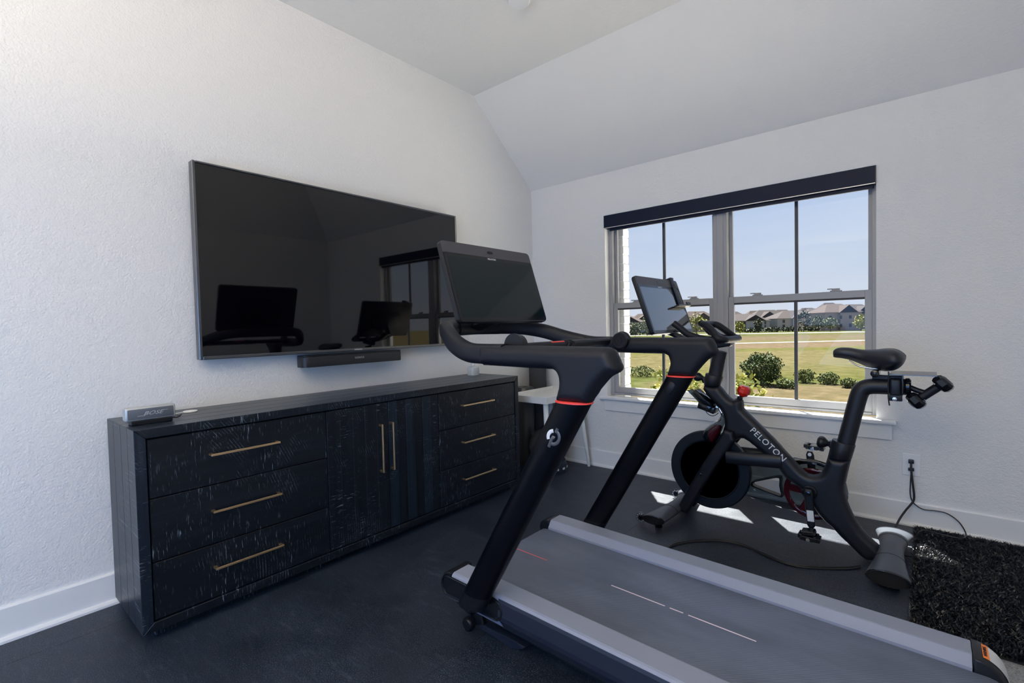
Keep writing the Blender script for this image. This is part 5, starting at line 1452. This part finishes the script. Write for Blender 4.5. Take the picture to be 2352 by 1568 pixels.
# houses ---------------------------------------------------------------
M['brick_far'] = mat_new('house_brick', (0.2587, 0.1966, 0.1863), 0.9, spec=0.1)
M['stucco'] = mat_new('house_stucco', (0.3208, 0.3105, 0.3002), 0.9, spec=0.1)
M['tan'] = mat_new('house_tan', (0.3105, 0.2530, 0.2300), 0.9, spec=0.1)
M['shingle'] = mat_new('house_shingle', (0.0362, 0.0309, 0.0328), 0.9, spec=0.1)
M['shingle2'] = mat_new('house_shingle_brown', (0.0425, 0.0319, 0.0300), 0.9, spec=0.1)
M['win_dark'] = mat_new('house_window', (0.03, 0.032, 0.038), 0.2)
fv = Vector((FWD.x, FWD.y, 0)).normalized(); rv = Vector((fv.y, -fv.x, 0))
def house(px, depth, w_, wall_h, roof_h, wallm, roofm, label, gable=0, dz=0.0):
    c_ = at(px, depth, GZ + dz)
    h_ = thing('house', label, 'house', tuple(c_), 'houses beyond the meadow')
    D_ = 11.0
    T3 = lambda a_, b_, z: c_ + rv * a_ + fv * b_ + Vector((0, 0, z))
    def blk(nm, a0, a1, b0, b1, z0, z1, mt, par=None):
        V = [T3(a_, b_, z) for z in (z0, z1) for b_ in (b0, b1) for a_ in (a0, a1)]
        return mesh_obj(nm, V, [(0, 2, 3, 1), (4, 5, 7, 6), (0, 1, 5, 4), (2, 6, 7, 3), (0, 4, 6, 2), (1, 3, 7, 5)], mt, par or h_)
    wl = blk('wall', -w_ / 2, w_ / 2, 0, D_, -3.0, wall_h, wallm)
    e = 0.5
    V = [T3(-w_ / 2 - e, -e, wall_h), T3(w_ / 2 + e, -e, wall_h), T3(w_ / 2 + e, D_ + e, wall_h), T3(-w_ / 2 - e, D_ + e, wall_h),
         T3(-w_ / 2 + w_ * 0.30, D_ / 2, wall_h + roof_h), T3(w_ / 2 - w_ * 0.30, D_ / 2, wall_h + roof_h)]
    rf = mesh_obj('roof', V, [(0, 1, 5, 4), (1, 2, 5), (2, 3, 4, 5), (3, 0, 4), (0, 3, 2, 1)], roofm, h_)
    # front gable
    gx = gable * w_ * 0.24
    gw = w_ * 0.26
    V = [T3(gx - gw, -1.2, wall_h * 0.98), T3(gx + gw, -1.2, wall_h * 0.98), T3(gx, -1.2, wall_h + roof_h * 0.8), T3(gx - gw, D_ / 2, wall_h * 0.98), T3(gx + gw, D_ / 2, wall_h * 0.98), T3(gx, D_ / 2, wall_h + roof_h * 0.8)]
    mesh_obj('gable_roof', V, [(0, 1, 2), (3, 5, 4), (0, 2, 5, 3), (1, 4, 5, 2), (0, 3, 4, 1)], roofm, h_)
    blk('gable_wall', gx - gw * 0.86, gx + gw * 0.86, -0.9, 0.2, -3.0, wall_h, wallm)
    for zz in (1.2, wall_h * 0.62):
        for a_ in (-0.36, -0.12, 0.14, 0.38):
            wn = blk('window', w_ * a_ - 0.6, w_ * a_ + 0.6, -0.96 if abs(w_ * a_ - gx) < gw * 0.86 else -0.06, 0.0, zz, zz + 1.5, M['stucco'])
            blk('pane', w_ * a_ - 0.5, w_ * a_ + 0.5, -1.0 if abs(w_ * a_ - gx) < gw * 0.86 else -0.10, 0.0, zz + 0.1, zz + 1.4, M['win_dark'], wn)
    return h_
HS = [(1440, 225, 17, 5.2, 3.0, 'stucco', 'shingle2', 'leftmost pale house with brown roof, seen in the left window', 0.4),
      (1490, 262, 20, 5.6, 4.2, 'tan', 'shingle2', 'house with the high brown roof left of the bike tablet', -0.5),
      (1610, 225, 19, 5.4, 4.2, 'brick_far', 'shingle2', 'house with pinkish roof just right of the bike tablet', 0.2),
      (1662, 240, 16, 5.4, 4.0, 'stucco', 'shingle', 'house partly hidden behind the window mullion', 0.0),
      (1722, 205, 17, 4.6, 3.0, 'stucco', 'shingle', 'low pale house at the left side of the right window', 0.5),
      (1775, 240, 20, 5.4, 4.4, 'brick_far', 'shingle', 'grey roofed house behind, between the left pair of houses of the right window', -0.4),
      (1838, 205, 19, 5.2, 3.4, 'stucco', 'shingle', 'pale house directly behind the right window bar', 0.2),
      (1893, 222, 17, 5.8, 3.8, 'stucco', 'shingle', 'white gabled house right of the window bar', -0.5),
      (1938, 186, 14, 7.0, 3.4, 'tan', 'shingle2', 'tall pinkish house near the right window edge', 0.4),
      (1985, 205, 15, 6.6, 4.0, 'brick_far', 'shingle', 'rightmost dark roofed house at the window edge', 0.0)]
HS += [(1412, 300, 17, 5.6, 4.0, 'tan', 'shingle', 'far house at the left edge of the left window', 0.3),
       (1545, 310, 20, 6.0, 4.6, 'stucco', 'shingle2', 'far house hidden mostly behind the bike tablet', 0.0),
       (1690, 300, 18, 6.2, 4.4, 'tan', 'shingle', 'far brown house at the left edge of the right window', -0.3),
       (1745, 335, 18, 6.6, 5.0, 'tan', 'shingle2', 'far house with the highest roof left of the window bar', 0.3),
       (1808, 296, 15, 6.4, 4.6, 'tan', 'shingle', 'far house just left of the window bar', -0.2),
       (1866, 330, 18, 7.4, 5.2, 'tan', 'shingle2', 'far tall house just right of the window bar', 0.2),
       (1918, 290, 14, 9.0, 5.4, 'tan', 'shingle', 'far tallest house behind the pinkish one', 0.2),
       (1966, 318, 14, 9.4, 4.6, 'stucco', 'shingle', 'far tall house at the right window edge', -0.3)]
for px, dp, w_, wh, rh, wm, rm, lb, gb in HS:
    house(px, dp, w_, wh, rh, M[wm], M[rm], lb, gb)
# hedge and street trees in front of the houses
for i, (px, w_, h_) in enumerate(((1450, 9, 1.6), (1500, 9, 1.5), (1725, 9, 1.8), (1775, 11, 1.9), (1822, 9, 1.9), (1866, 6, 1.6))):
    nm = ('clipped hedge in front of the leftmost house', 'clipped hedge left of the bike tablet base', 'hedge in front of the low pale house', 'hedge under the grey roofed house', 'hedge in front of the pale house behind the window bar', 'hedge in front of the white gabled house')[i]
    p = at(px, 188)
    o = thing('hedge', nm, 'hedge', tuple(p), 'hedges before the houses')
    foliage('foliage', (p.x, p.y, GZ + h_ / 2), (w_ / 2, 2.0, h_ / 2), 420, 0.42, M['leaf_hedge'], o, 60 + i, 0.2)
    tube('trunk', [(p.x, p.y, GZ - 0.1), (p.x, p.y, GZ + h_ * 0.5)], 0.12, M['bark'], o, n=6)
for i, (px, dp, w_, h_, mtn) in enumerate(((1423, 170, 4, 3.4, 'leaf_far'), (1459, 168, 4.0, 4.2, 'leaf_far'), (1487, 182, 4.6, 6.0, 'leaf_far'), (1600, 150, 6.5, 6.2, 'leaf_near'), (1742, 182, 3.0, 4.5, 'leaf_hedge'), (1846, 182, 4.6, 7.5, 'leaf_hedge'), (1880, 182, 4.6, 5.0, 'leaf_far'), (1908, 170, 4.6, 4.4, 'leaf_far'), (1700, 160, 3.2, 3.4, 'leaf_near'), (1978, 168, 4.4, 5.0, 'leaf_near'))):
    nm = ('small street tree at the left edge of the left window', 'small conical street tree before the leftmost house', 'pale street tree just left of the bike tablet', 'bright green street tree right of the bike tablet', 'slim dark street tree before the low pale house', 'tall dark street tree just right of the window bar', 'wide pale street tree before the white gabled house', 'low pale street tree right of the wide pale one', 'small bright street tree at the left edge of the right window', 'bright street tree at the right window edge')[i]
    plant('street_tree', nm, 'tree', px, dp, w_, h_, 420, 0.34, M[mtn], 0.9, 'street trees before the houses', 80 + i)
